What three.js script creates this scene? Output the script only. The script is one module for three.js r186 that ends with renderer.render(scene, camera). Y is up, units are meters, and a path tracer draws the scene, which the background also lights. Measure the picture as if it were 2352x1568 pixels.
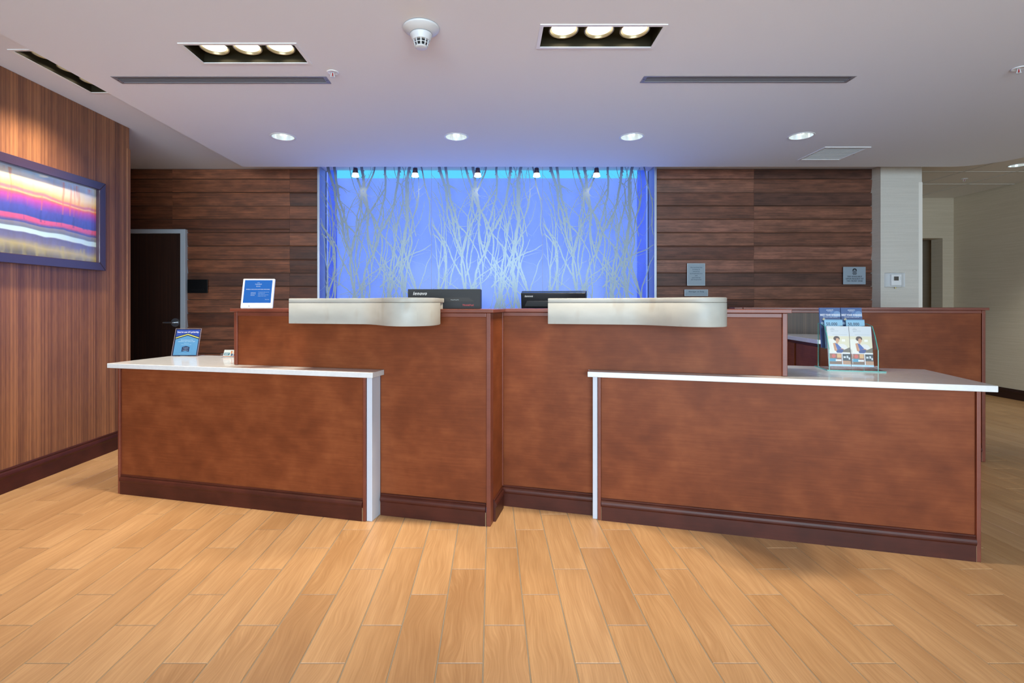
import * as THREE from 'three';
import { RoundedBoxGeometry } from 'three/addons/geometries/RoundedBoxGeometry.js';
import { mergeGeometries, toCreasedNormals } from 'three/addons/utils/BufferGeometryUtils.js';
import { RectAreaLightUniformsLib } from 'three/addons/lights/RectAreaLightUniformsLib.js';

// ---------------------------------------------------------------- camera, sky, large lights, exposure
// The camera looks level and square at the back wall; its lens is shifted. D is the depth in metres in front of it (world z = -D).
const F = 1180, CX = 1130, HY = 698, EYE = 1.2;
const scene = new THREE.Scene();
const camera = new THREE.PerspectiveCamera(2 * Math.atan(870 / F) * 180 / Math.PI, 2444 / 1740, 0.05, 60);
camera.setViewOffset(2444, 1740, 1222 - CX, 870 - HY, 2352, 1568);
camera.position.set(0, EYE, 0);
scene.background = new THREE.Color(0.75, 0.86, 1.0);      // overcast daylight outside the entrance glazing
const renderer = new THREE.WebGLRenderer({ antialias: true });
renderer.toneMapping = THREE.LinearToneMapping;
renderer.toneMappingExposure = 1.12;
renderer.shadowMap.enabled = true;
RectAreaLightUniformsLib.init();
// daylight through the glazed entrance behind the camera
const daylight = new THREE.RectAreaLight(new THREE.Color(0.65, 0.85, 1.0), 14, 6.3, 2.35);
daylight.name = 'entrance_daylight';
daylight.position.set(0.2, 1.27, 4.78); daylight.lookAt(0.2, 1.27, 0);
scene.add(daylight);

// ---------------------------------------------------------------- helpers
const R = Math.PI / 180;
let seed = 7;
const rnd = () => { seed = (seed * 1664525 + 1013904223) >>> 0; return seed / 4294967296; };
const reseed = (s) => { seed = s >>> 0; };
const rr = (a, b) => a + (b - a) * rnd();
const taken = new Map();
function numbered(n) { const k = taken.get(n) ?? 0; taken.set(n, k + 1); return k ? n + '_' + String(k).padStart(3, '0') : n; }
function tag(o, label, category, group) { o.userData.label = label; if (category) o.userData.category = category; if (group) o.userData.group = group; return o; }
function thing(name, label, category, [x, y, z] = [0, 0, 0], turn = 0, group) {
  const o = new THREE.Group(); o.name = numbered(name); scene.add(o);
  o.position.set(x, y, z); o.rotation.y = turn; return tag(o, label, category, group);
}
function obj(name, geo, mat, parent = scene, label) {
  const g = Array.isArray(geo) ? (geo.length > 1 ? mergeGeometries(geo.map((x) => flat(x))) : geo[0]) : geo;
  const m = new THREE.Mesh(g, mat); m.name = parent === scene ? numbered(name) : name;
  m.castShadow = m.receiveShadow = true; parent.add(m); if (label) m.userData.label = label; return m;
}
function struct(name, geo, mat, parent = scene) { const m = obj(name, geo, mat, parent); if (parent === scene) m.userData.kind = 'structure'; return m; }
function structGroup(name) { const o = new THREE.Group(); o.name = numbered(name); o.userData.kind = 'structure'; scene.add(o); return o; }
function flat(g) { const n = g.index ? g.toNonIndexed() : g; for (const k of Object.keys(n.attributes)) if (!['position', 'normal', 'uv'].includes(k)) n.deleteAttribute(k); n.clearGroups(); return n; }
function projUV(g, ox = 0, oy = 0) {           // uv in metres from position and normal
  const p = g.attributes.position, n = g.attributes.normal, uv = new Float32Array(p.count * 2);
  for (let i = 0; i < p.count; i++) {
    const ax = Math.abs(n.getX(i)), ay = Math.abs(n.getY(i)), az = Math.abs(n.getZ(i));
    if (ay > ax && ay > az) { uv[2 * i] = p.getX(i) + ox; uv[2 * i + 1] = -p.getZ(i) + oy; }
    else if (ax > az) { uv[2 * i] = -p.getZ(i) + ox; uv[2 * i + 1] = p.getY(i) + oy; }
    else { uv[2 * i] = p.getX(i) + ox; uv[2 * i + 1] = p.getY(i) + oy; }
  }
  g.setAttribute('uv', new THREE.BufferAttribute(uv, 2)); return g;
}
function bx(x0, x1, y0, y1, z0, z1, r = 0, ox = 0, oy = 0) {   // box between planes, edges rounded by r
  const w = x1 - x0, h = y1 - y0, d = z1 - z0;
  const g = r > 0 ? new RoundedBoxGeometry(w, h, d, 2, Math.min(r, w / 2.01, h / 2.01, d / 2.01)) : new THREE.BoxGeometry(w, h, d).toNonIndexed();
  g.translate((x0 + x1) / 2, (y0 + y1) / 2, (z0 + z1) / 2); return projUV(g, ox, oy);
}
function slab(pts, y0, y1, holes = [], bevel = 0) {        // polygon in the plan (x, D) extruded from y0 to y1; z = -D
  const s = new THREE.Shape(pts.map(([x, d]) => new THREE.Vector2(x, d)));
  for (const h of holes) s.holes.push(new THREE.Path(h.map(([x, d]) => new THREE.Vector2(x, d))));
  const g = new THREE.ExtrudeGeometry(s, { depth: y1 - y0 - 2 * bevel, bevelEnabled: bevel > 0, bevelThickness: bevel, bevelSize: bevel, bevelOffset: -bevel, bevelSegments: 2, curveSegments: 24 });
  g.rotateX(-Math.PI / 2); g.translate(0, y0 + bevel, 0);
  return projUV(flat(g));
}
const rect = (x0, x1, d0, d1) => [[x0, d0], [x1, d0], [x1, d1], [x0, d1]];
const ring = (x, d, r, n = 32) => Array.from({ length: n }, (_, i) => [x + r * Math.cos(i / n * 2 * Math.PI), d + r * Math.sin(i / n * 2 * Math.PI)]);
function run(profile, length) {                  // profile [(out, y)] swept along +x from 0; out is towards +z
  const s = new THREE.Shape(profile.map(([o, y]) => new THREE.Vector2(o, y)));
  const g = new THREE.ExtrudeGeometry(s, { depth: length, bevelEnabled: false, curveSegments: 8 });
  g.rotateY(Math.PI / 2); g.scale(1, 1, -1);     // shape x -> -z, depth -> x; mirrored so that out is +z
  const n = flat(g), p = n.attributes.position;
  for (let i = 0; i < p.count; i += 3) for (const k of [0, 1, 2]) { const a = p.array[(i + 1) * 3 + k]; p.array[(i + 1) * 3 + k] = p.array[(i + 2) * 3 + k]; p.array[(i + 2) * 3 + k] = a; }
  n.computeVertexNormals(); return projUV(n);
}
function lathe(pts, seg = 32) { return flat(new THREE.LatheGeometry(pts.map(([r, y]) => new THREE.Vector2(r, y)), seg)); }
const cyl = (r0, r1, h, x, y, z, seg = 20) => { const g = flat(new THREE.CylinderGeometry(r0, r1, h, seg)); g.translate(x, y, z); return g; };

// tileable value noise
function lattice(ix, iy, px, py, s) { ix = ((ix % px) + px) % px; iy = ((iy % py) + py) % py; let h = (ix * 374761393 + iy * 668265263 + s * 974634777) | 0; h = Math.imul(h ^ (h >>> 13), 1274126177); h ^= h >>> 16; return (h >>> 0) / 4294967296; }
function noise(x, y, px, py, s) {
  const ix = Math.floor(x), iy = Math.floor(y), fx = x - ix, fy = y - iy, u = fx * fx * (3 - 2 * fx), v = fy * fy * (3 - 2 * fy);
  const a = lattice(ix, iy, px, py, s), b = lattice(ix + 1, iy, px, py, s), c = lattice(ix, iy + 1, px, py, s), d = lattice(ix + 1, iy + 1, px, py, s);
  return a + (b - a) * u + (c - a) * v + (a - b - c + d) * u * v;
}
function fbm(u, v, px, py, s, oct = 4) { let t = 0, a = 0.5, n = 0; for (let o = 0; o < oct; o++) { t += a * noise(u * px, v * py, px, py, s + o * 17); n += a; a *= 0.5; px *= 2; py *= 2; } return t / n; }
const lerp3 = (a, b, t) => [a[0] + (b[0] - a[0]) * t, a[1] + (b[1] - a[1]) * t, a[2] + (b[2] - a[2]) * t];
function tex(w, h, fn, sx, sy, srgb = true) {    // fn(u, v) -> sRGB bytes; the picture covers sx by sy metres of uv
  const d = new Uint8Array(w * h * 4);
  for (let j = 0; j < h; j++) for (let i = 0; i < w; i++) {
    const c = fn((i + 0.5) / w, (j + 0.5) / h), k = (j * w + i) * 4;
    d[k] = Math.max(0, Math.min(255, c[0])); d[k + 1] = Math.max(0, Math.min(255, c[1])); d[k + 2] = Math.max(0, Math.min(255, c[2])); d[k + 3] = 255;
  }
  const t = new THREE.DataTexture(d, w, h); t.magFilter = THREE.LinearFilter; t.minFilter = THREE.LinearMipmapLinearFilter; t.generateMipmaps = true;
  t.wrapS = t.wrapT = THREE.RepeatWrapping; if (srgb) t.colorSpace = THREE.SRGBColorSpace; t.repeat.set(1 / sx, 1 / sy); t.needsUpdate = true; return t;
}
function canvasTex(w, h, draw) { const c = document.createElement('canvas'); c.width = w; c.height = h; draw(c.getContext('2d'), w, h); const t = new THREE.CanvasTexture(c); t.colorSpace = THREE.SRGBColorSpace; t.anisotropy = 8; return t; }
const std = (color, roughness = 0.6, extra = {}) => new THREE.MeshStandardMaterial({ color, roughness, ...extra });
const phy = (extra) => new THREE.MeshPhysicalMaterial(extra);
const print = (t, roughness = 0.45) => std(0xc8c8c8, roughness, { map: t });
function sheet(w, h, d = 0) { const g = flat(new THREE.PlaneGeometry(w, h)); g.translate(0, 0, d); return g; }   // facing +z, uv 0..1

// ---------------------------------------------------------------- materials
const mottled = (dark, mid, light, s) => tex(1024, 512, (u, v) => {
  const b = fbm(u, v, 10, 5, s, 5), b2 = fbm(u, v, 22, 13, s + 40, 4), g = fbm(u, v, 16, 160, s + 80, 3), f = fbm(u, v, 40, 300, s + 90, 2);
  let t = (b - 0.5) * 0.85 + (b2 - 0.5) * 0.7 + (g - 0.5) * 0.3 + (f - 0.5) * 0.16;
  const c = t < 0 ? lerp3(mid, dark, Math.min(1, -t * 1.9)) : lerp3(mid, light, Math.min(1, t * 1.9)); return c;
}, 2.0, 1.0);
const M = {};
M.panel = phy({ map: mottled([92, 44, 22], [111, 56, 29], [131, 71, 39], 3), roughness: 0.48, specularIntensity: 0.32 });
M.trim = phy({ map: mottled([96, 46, 32], [107, 53, 37], [118, 61, 43], 23), roughness: 0.42, specularIntensity: 0.6, clearcoat: 0.2, clearcoatRoughness: 0.3 });
M.base = phy({ map: mottled([52, 22, 15], [66, 29, 20], [80, 37, 26], 31), roughness: 0.45, specularIntensity: 0.4, clearcoat: 0.08, clearcoatRoughness: 0.35 });
M.raw = std(0xb89a72, 0.9);
M.stripe = std(0x5d4838, 0.55, { map: tex(512, 64, (u, v) => { const n = 200 + 55 * (fbm(u, v, 120, 1, 5, 2) - 0.5) * 2; return [n, n, n]; }, 0.6, 0.6) });
M.quartz = phy({ map: tex(512, 512, (u, v) => { const n = (fbm(u, v, 60, 60, 9, 3) - 0.5) * 10 + (fbm(u, v, 6, 6, 12, 3) - 0.5) * 8; return [202 + n, 203 + n, 203 + n]; }, 0.8, 0.8), roughness: 0.16, clearcoat: 0.3, clearcoatRoughness: 0.06 });
M.stone = phy({ map: tex(512, 256, (u, v) => { const n = (fbm(u, v, 8, 8, 19, 4) - 0.5) * 16, st = Math.max(0, fbm(u, v, 14, 3, 29, 3) - 0.6) * 90; return [164 + n - st * 0.5, 162 + n - st * 0.75, 154 + n - st]; }, 0.9, 0.45), roughness: 0.42, specularIntensity: 0.6 });
M.post = std(0xb6bac4, 0.45);
M.ceiling = std(0xe0e3ea, 0.9, { bumpMap: tex(256, 256, (u, v) => { const n = 128 + 90 * (fbm(u, v, 90, 90, 2, 2) - 0.5); return [n, n, n]; }, 1.2, 1.2, false), bumpScale: 0.0006 });
const grasscloth = (a, b, s) => tex(512, 512, (u, v) => { const n = fbm(u, v, 5, 130, s, 3), f = fbm(u, v, 160, 200, s + 5, 2); return lerp3(a, b, Math.min(1, Math.max(0, 0.5 + (n - 0.5) * 1.5 + (f - 0.5) * 0.5))); }, 1.2, 1.2);
M.paper = std(0xffffff, 0.85, { map: grasscloth([184, 170, 148], [193, 179, 157], 41) });
M.paperLight = std(0xffffff, 0.85, { map: grasscloth([196, 192, 184], [205, 201, 193], 51) });
M.wallStripe = phy({ map: tex(1024, 128, (u, v) => {
  const a = fbm(u, v, 30, 1, 61, 2), b = fbm(u, v, 230, 1, 63, 2), w = fbm(u, v, 8, 3, 66, 3), g = fbm(u, v, 300, 30, 68, 1);
  const t = 0.5 + (a - 0.5) * 0.7 + (b - 0.5) * 0.9 + (w - 0.5) * 0.5 + (g - 0.5) * 0.2; return lerp3([94, 56, 35], [158, 104, 64], Math.min(1, Math.max(0, t)));
}, 1.5, 1.5), roughness: 0.42, clearcoat: 0.12, clearcoatRoughness: 0.4 });
M.grout = std(0x8d806c, 0.95);
M.black = std(0x0c0c0e, 0.45);
M.blackGloss = std(0x111317, 0.25);
M.white = std(0xe6e8ea, 0.4);
M.whitePlastic = std(0xcdd1d4, 0.4);
M.frameGrey = std(0xb4bcc4, 0.4);
M.metal = std(0xc8ccd0, 0.25, { metalness: 0.9 });
M.steel = std(0xa8b8c4, 0.35, { metalness: 0.35 });
M.alu = std(0xb8bec8, 0.35, { metalness: 0.7 });
M.grille = std(0x8d8b92, 0.45, { metalness: 0.3 });
M.gridBar = std(0xc6c3bb, 0.5);
M.glass = phy({ color: 0xffffff, transmission: 1, roughness: 0.03, thickness: 0, ior: 1.45 });
M.antiGlare = phy({ color: 0xffffff, transmission: 1, roughness: 0.12, thickness: 0, ior: 1.3, specularIntensity: 0.25 });
M.acrylic = phy({ color: 0xffffff, transmission: 1, roughness: 0.02, thickness: 0.004, ior: 1.3, attenuationColor: new THREE.Color(0.3, 0.88, 0.78), attenuationDistance: 0.06 });
M.edge = std(0x3f9488, 0.25);
M.clear = phy({ color: 0xffffff, transmission: 1, roughness: 0.03, thickness: 0, ior: 1.4 });
M.glowWarm = std(0x000000, 1, { emissive: new THREE.Color(1.0, 0.93, 0.78), emissiveIntensity: 2.6 });
M.glowCool = std(0x000000, 1, { emissive: new THREE.Color(0.93, 1.0, 0.97), emissiveIntensity: 2.2 });

// ---------------------------------------------------------------- room shell
const Z = (d) => -d;
const CEIL = 2.705, TOP = 2.855, SOFF = 2.59, WB = 5.71, WLX = -3.103, WLEND = 4.396, COLX0 = 4.227, COLX1 = 4.677, COLD = 5.586;
// soffit with openings for the fittings
const fix = [[0.24, 0.876, 2.552, 2.794], [-1.676, -1.042, 2.735, 2.975]];
const addedRearFix = [[-1.7, -1.06, -0.9, -0.66], [0.24, 0.876, -0.9, -0.66], [2.2, 2.836, -0.9, -0.66], [-1.7, -1.06, -2.9, -2.66], [0.24, 0.876, -2.9, -2.66], [2.2, 2.836, -2.9, -2.66]];  // added unseen lights behind the camera, fill for the near floor
const fixSide = [-2.865, -2.622, 3.035, 3.67];
const downs = [[-1.737, 4.271], [-0.297, 4.271], [1.162, 4.271], [2.558, 4.25]];
const slots = [[-2.33, -1.013, 3.136, 3.238], [0.928, 2.224, 3.13, 3.225]];
const vent = [2.945, 3.355, 4.54, 4.955];
const soffPts = [[-2.527, -4.9], [5.05, -4.9]];
for (let i = 0; i <= 12; i++) { const a = i / 12 * Math.PI / 2; soffPts.push([5.05 - 0.42 + 0.42 * Math.cos(a), 5.207 - 0.42 + 0.42 * Math.sin(a)]); }
soffPts.push([-2.527, 5.207]);
const inset = (r, k) => rect(r[0] + k, r[1] - k, r[2] + k, r[3] - k);
const soffHoles = [...fix.map((r) => inset(r, 0.01)), ...addedRearFix.map((r) => inset(r, 0.01)), ...slots.map((r) => inset(r, 0.006)), inset(vent, 0.012), ...downs.map(([x, d]) => ring(x, d, 0.092))];
struct('ceiling', slab(soffPts, SOFF, CEIL, soffHoles), M.ceiling);
struct('ceiling_upper', slab([[-4.7, -4.9], [5.03, -4.9], [5.03, 4.6], [4.66, 4.6], [4.66, 5.95], [-4.7, 5.95]], CEIL, CEIL + 0.15, [inset(fixSide, 0.01)]), M.ceiling);
struct('ceiling_roof', bx(-4.9, 6.9, TOP, TOP + 0.1, -10.4, 5.2), M.ceiling);
// left wall, its end, and the alcove beyond
struct('wall_left', bx(WLX - 0.14, WLX, 0, CEIL, Z(WLEND), 4.9, 0.004), M.wallStripe);
struct('trim_1', bx(WLX - 0.145, WLX + 0.004, 0.12, CEIL - 0.18, Z(WLEND + 0.012), Z(WLEND - 0.03), 0.004), M.wallStripe);
struct('wall_alcove', bx(-4.7, -4.56, 0, TOP, Z(5.95), 4.9), M.paper);
const ogee = (h) => [[0, 0], [0.014, 0], [0.014, h * 0.62], [0.017, h * 0.66], [0.02, h * 0.7], [0.02, h * 0.76], [0.017, h * 0.84], [0.011, h * 0.89], [0.008, h * 0.9], [0.009, h * 0.93], [0.01, h * 0.96], [0.008, h * 0.99], [0.004, h], [0, h]];
{ const g = run(ogee(0.15), WLEND + 4.9); g.rotateY(Math.PI / 2); g.translate(WLX, 0, 4.9); struct('baseboard_left', g, M.base); }
// back wall: backing, planks
const backWall = structGroup('wall_back');
obj('backing', [bx(-4.56, -1.9, 0, CEIL, Z(5.95), Z(5.735)), bx(1.79, COLX1, 0, CEIL, Z(5.95), Z(5.735)), bx(-1.9, 1.79, 0, CEIL, Z(5.95), Z(5.84))], std(0x5a3a2a, 0.8), backWall);
const plankTex = [0, 1, 2].map((k) => tex(1024, 128, (u, v) => {
  const a = fbm(u, v, 6, 50, 70 + k * 9, 3), b = fbm(u, v, 14, 4, 74 + k * 9, 3), f = fbm(u, v, 60, 128, 77 + k * 9, 2);
  const n = 205 + (a - 0.5) * 120 + (b - 0.5) * 90 + (f - 0.5) * 50; return [n, n, n];
}, 1.9, 0.16));
const plankTones = [[88, 54, 40], [99, 63, 48], [78, 46, 35], [108, 70, 56], [70, 44, 35], [90, 50, 30], [100, 57, 35], [80, 43, 26], [106, 62, 40], [72, 40, 25]].map(([r, g, b]) => new THREE.Color().setRGB(r / 255, g / 255, b / 255, THREE.SRGBColorSpace));  // daylight sheen painted in: greyer first half for right planks, warmer last half left
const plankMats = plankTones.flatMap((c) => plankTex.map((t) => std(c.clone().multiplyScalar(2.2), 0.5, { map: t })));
const PH = 0.149;
function plankGeo(x0, x1, y0, y1, kind, ox) {
  const h = y1 - y0 - 0.0085, w = x1 - x0 - 0.0012;
  const prof = [[[0, 0], [0.012, 0], [0.015, 0.003], [0.015, h - 0.003], [0.012, h], [0, h]], [[0, 0], [0.002, 0], [0.004, 0.012], [0.011, 0.05], [0.016, h * 0.62], [0.018, h - 0.01], [0.015, h], [0, h]], [[0, 0], [0.009, 0], [0.014, 0.006], [0.02, h - 0.004], [0.017, h], [0, h]]][kind];
  const g = run(prof, w); g.translate(x0 + 0.0006, y0 + 0.00425, Z(WB + 0.02)); return projUV(g, ox, rnd());
}
reseed(11);
for (const [side, xs] of [['l', [-4.56, -3.556, -2.25, -1.905]], ['r', [1.795, 2.914, COLX0]]]) {
  for (let row = 0; row < (side === 'l' ? 15 : 12); row++) {
    const y1 = row === 0 ? CEIL : 1.2 + (698 - (411 + 30.8 * (row - 1))) * WB / F, y0 = 1.2 + (698 - (411 + 30.8 * row)) * WB / F;
    const kind = [0, 0, 1, 0, 0, 2, 0, 1, 0, 0, 2, 1, 0][(row + (side === 'l' ? 0 : 1)) % 13];
    for (let k = 0; k + 1 < xs.length; k++) {
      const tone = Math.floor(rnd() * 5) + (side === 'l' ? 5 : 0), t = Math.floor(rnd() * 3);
      if (xs[k] < -3.387 && y0 < 2.02) {                       // the door takes this place
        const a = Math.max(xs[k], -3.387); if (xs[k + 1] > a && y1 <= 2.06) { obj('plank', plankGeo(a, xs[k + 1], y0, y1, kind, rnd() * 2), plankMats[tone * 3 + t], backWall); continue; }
        if (y1 <= 2.06) continue;
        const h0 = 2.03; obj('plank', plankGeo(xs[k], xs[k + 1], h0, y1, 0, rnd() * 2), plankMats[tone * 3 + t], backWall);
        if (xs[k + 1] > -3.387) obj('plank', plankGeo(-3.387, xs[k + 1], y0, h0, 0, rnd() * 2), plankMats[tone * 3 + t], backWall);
        continue;
      }
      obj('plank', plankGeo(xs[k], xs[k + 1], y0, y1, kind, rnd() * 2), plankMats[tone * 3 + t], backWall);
    }
  }
}
// pillar beside the planks, right walls and the far doorway
const pillar = structGroup('wall_pillar');
obj('face', bx(COLX0, COLX1, 0, CEIL, Z(5.95), Z(COLD), 0.004), M.paperLight, pillar);
obj('corner_guard', [bx(COLX1 - 0.038, COLX1 + 0.002, 0.14, 2.525, Z(COLD), Z(COLD - 0.0025), 0.001), bx(COLX1, COLX1 + 0.0025, 0.14, 2.525, Z(COLD + 0.04), Z(COLD - 0.0025), 0.001)], std(0xe8e4dc, 0.25), pillar, 'glossy off white corner guard strip');
struct('wall_passage', bx(COLX1 - 0.1, COLX1, 0, TOP, Z(7.31), Z(5.951)), M.paper);
struct('wall_right', bx(6.57, 6.7, 0, TOP, Z(9.2), 4.9), M.paper);
{ const g = run(ogee(0.13), 7.31 + 4.9); g.rotateY(-Math.PI / 2); g.translate(6.57, 0, Z(7.31)); struct('baseboard_right', g, std(0x2a1512, 0.4)); }
struct('wall_far', [bx(COLX1, 5.45, 0, TOP, Z(7.5), Z(7.31)), bx(6.412, 6.57, 0, TOP, Z(7.5), Z(7.31)), bx(5.45, 6.412, 2.135, TOP, Z(7.5), Z(7.31))], M.paper);
struct('wall_beyond', [bx(4.4, 6.7, 0, TOP, Z(9.2), Z(9.1)), bx(4.4, 6.7, CEIL, TOP, Z(9.1), Z(7.5)), bx(4.4, 4.5, 0, TOP, Z(9.1), Z(7.5))], M.paper);
// rear wall with the glazed entrance
struct('wall_rear', [bx(-4.7, -3.0, 0, TOP, 4.9, 5.05), bx(3.4, 6.7, 0, TOP, 4.9, 5.05), bx(-3.0, 3.4, 2.47, TOP, 4.9, 5.05)], M.paperLight);
{ const w = structGroup('window_1');
  for (let i = 0; i <= 5; i++) { const x = -3.0 + i * 1.28; obj('mullion', bx(x - 0.03, x + 0.03, 0, 2.47, 4.95, 5.03, 0.004), M.alu, w); }
  obj('rail', [bx(-3.0, 3.4, 0, 0.09, 4.955, 5.02), bx(-3.0, 3.4, 2.41, 2.47, 4.955, 5.02)], M.alu, w);
  for (let i = 0; i < 5; i++) obj('pane', bx(-2.97 + i * 1.28, -1.75 + i * 1.28, 0.09, 2.41, 4.985, 4.991), M.glass, w); }
// ceiling tiles of the passage on a white grid
const act = structGroup('ceiling_grid');
{ const xs = [4.66, 5.37, 5.97, 6.57], ds = [4.64, 5.25, 5.86, 6.47, 7.31];
  const tm = std(0xdcd8d0, 0.9, { bumpMap: tex(256, 256, (u, v) => { const n = fbm(u, v, 120, 120, 88, 2) > 0.62 ? 60 : 150; return [n, n, n]; }, 0.6, 0.6, false), bumpScale: 0.001 });
  for (let i = 0; i < 3; i++) for (let j = 0; j < 4; j++) {
    const g = bx(xs[i] + 0.008, xs[i + 1] - 0.008, CEIL + 0.004, CEIL + 0.02, Z(ds[j + 1] - 0.008), Z(ds[j] + 0.008));
    if (i === 1 && j === 1) { const [cx, cd] = [5.72, 5.585]; act.userData.hole = [cx, cd]; obj('ceiling_tile', slab(rect(xs[i] + 0.008, xs[i + 1] - 0.008, ds[j] + 0.008, ds[j + 1] - 0.008), CEIL + 0.004, CEIL + 0.02, [ring(cx, cd, 0.082)]), tm, act); } else obj('ceiling_tile', g, tm, act);
  }
  for (const x of xs.slice(1, 3)) obj('grid_bar', bx(x - 0.012, x + 0.012, CEIL, CEIL + 0.01, Z(7.31), Z(4.64)), M.gridBar, act);
  for (const d of ds.slice(1, 4)) obj('grid_bar', bx(4.66, 6.57, CEIL - 0.0006, CEIL + 0.009, Z(d + 0.012), Z(d - 0.012)), M.gridBar, act);
  obj('panel_rest', bx(5.04, 6.57, CEIL + 0.004, CEIL + 0.02, Z(4.632), 4.9), tm, act); }

// ---------------------------------------------------------------- floor of wood-look tiles
const floor = structGroup('floor');
obj('grout_bed', bx(-4.7, 6.7, -0.12, -0.0022, Z(9.2), 5.05), M.grout, floor);
{
  const NV = 8, TW = 0.1534, TL = 0.609, X0 = -0.0295, G = 0.004;
  const atlas = tex(NV * 160, 640, (uu, v) => {
    const k = Math.min(NV - 1, Math.floor(uu * NV)), u = uu * NV - k, s = 100 + k * 13;
    const warp = (fbm(u * 0.5, v, 3, 3, s, 2) - 0.5) * (0.14 + 0.1 * (k % 3));
    const bend = k % 4 === 1 ? 0.5 * Math.pow(Math.abs(u - 0.45), 2) * 4 : 0;
    const q = u + warp, vv = v + bend;
    const fine = fbm(q * 0.5, vv * 0.5, 130, 14, s + 1, 2), mid = fbm(q * 0.5, vv * 0.5, 34, 5, s + 2, 3), broad = fbm(u * 0.5, v * 0.5, 5, 3, s + 3, 3);
    const ringy = k % 2 ? Math.pow(Math.abs(Math.sin((q * 16 + (fbm(q * 0.5, vv * 0.5, 4, 4, s + 5, 2) - 0.5) * 5 + bend * 6) * Math.PI)), 5) * (0.25 + 0.75 * fbm(u * 0.5, v * 0.5, 4, 4, s + 7, 2)) : 0;
    const t = 0.5 + (fine - 0.5) * 0.6 + (mid - 0.5) * 0.7 + (broad - 0.5) * 0.9 + ringy * 0.3;
    return lerp3([164, 122, 80], [192, 150, 105], Math.min(1, Math.max(0, t)));
  }, 1, 1);
  const tones = [[1, 1, 1], [0.88, 0.85, 0.82], [0.96, 0.94, 0.9]];
  function tileGeo(k, tone, x0, x1, d0, d1) {     // a chamfered tile; x0..x1 along x, d0..d1 in depth
    const c = 0.0011, y = -0.0022, A = [[x0, y, -d0], [x1, y, -d0], [x1, y, -d1], [x0, y, -d1]], B = [[x0 + c, 0, -d0 - c], [x1 - c, 0, -d0 - c], [x1 - c, 0, -d1 + c], [x0 + c, 0, -d1 + c]];
    const pos = [], uv = [], col = [], U = (p) => [(k + 0.02 + 0.96 * (p[0] - x0) / TW) / NV, (-p[2] - d0) / TL];
    const tri = (...q) => { for (const p of q) { pos.push(...p); uv.push(...U(p)); col.push(...tones[tone]); } };
    tri(B[0], B[1], B[2]); tri(B[0], B[2], B[3]);
    for (let i = 0; i < 4; i++) { const j = (i + 1) % 4; tri(A[i], A[j], B[j]); tri(A[i], B[j], B[i]); }
    const g = new THREE.BufferGeometry(); g.setAttribute('position', new THREE.Float32BufferAttribute(pos, 3)); g.setAttribute('uv', new THREE.Float32BufferAttribute(uv, 2)); g.setAttribute('color', new THREE.Float32BufferAttribute(col, 3)); g.computeVertexNormals(); return g;
  }
  M.tile = phy({ map: atlas, bumpMap: atlas, bumpScale: 0.0004, vertexColors: true, roughness: 0.42, clearcoat: 0.1, clearcoatRoughness: 0.3 });
  const shared = []; for (let k = 0; k < NV; k++) for (let t = 0; t < 3; t++) shared.push(tileGeo(k, t, G / 2, TW - G / 2, G / 2, TL - G / 2));
  reseed(5);
  const all = [];
  for (let c = -30; c <= 43; c++) for (let r = -9; r <= 15; r++) {
    const x = X0 + c * TW, m = ((c % 3) + 3) % 3, d = 2.529 + [0, 0.203, 0.406][m] + r * TL - TL * 4, v = Math.floor(rnd() * 8), t = rnd() < 0.62 ? 0 : rnd() < 0.5 ? 1 : 2;
    if (x > 6.57 || x + TW < -4.6 || d > 9 || d + TL < -4.9) continue;
    if (x < WLX - 0.02 && d < WLEND - 0.2) continue;
    // projected area in the frame, leaving out what the desk hides
    let area = 0; const mx = x + TW / 2, md = d + TL / 2;
    if (d > 0.9) { const P = (X, D) => [CX + X / D * F, HY + EYE * F / D], q = [P(x, d), P(x + TW, d), P(x + TW, d + TL), P(x, d + TL)];
      const inside = q.some(([a, b]) => a > -20 && a < 2372 && b < 1590);
      const sL = 0.97 * (mx + 2.356) - 0.2436 * (md - 3.263), nL = 0.2436 * mx + 0.97 * md - 2.591, sR = 0.963 * (mx - 0.618) - 0.269 * (md - 2.861), nR = 0.269 * mx + 0.963 * md - 2.921;
      const hidden = (nL > 0.3 && sL > 0.1 && mx < 0.3) || (nR > 0.3 && sR > -1 && sR < 1.75 && mx > -0.4) || (mx > 2 && sR < 2.6 && nR > 2.05) || (mx < 2.7 && md > 4.3) || mx < -3.1 || (mx > 3 && md > 6.9);
      if (inside && !hidden) { for (let i = 0; i < 4; i++) { const j = (i + 1) % 4; area += q[i][0] * q[j][1] - q[j][0] * q[i][1]; } area = Math.abs(area) / 2; } }
    all.push({ x, d, v, t, area });
  }
  all.sort((a, b) => b.area - a.area);
  const rest = [];
  all.forEach((o, i) => {
    if (i < 300 && o.area > 0) { const m = obj('floor_tile', shared[o.v * 3 + o.t], M.tile, floor); m.position.set(o.x, 0, -o.d); }
    else { const g = shared[o.v * 3 + o.t].clone(); g.translate(o.x, 0, -o.d); rest.push(g); }
  });
  const m = new THREE.Mesh(mergeGeometries(rest), M.tile); m.name = 'floor_tiling'; m.userData.kind = 'stuff'; m.receiveShadow = true; floor.add(m);
}

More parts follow.
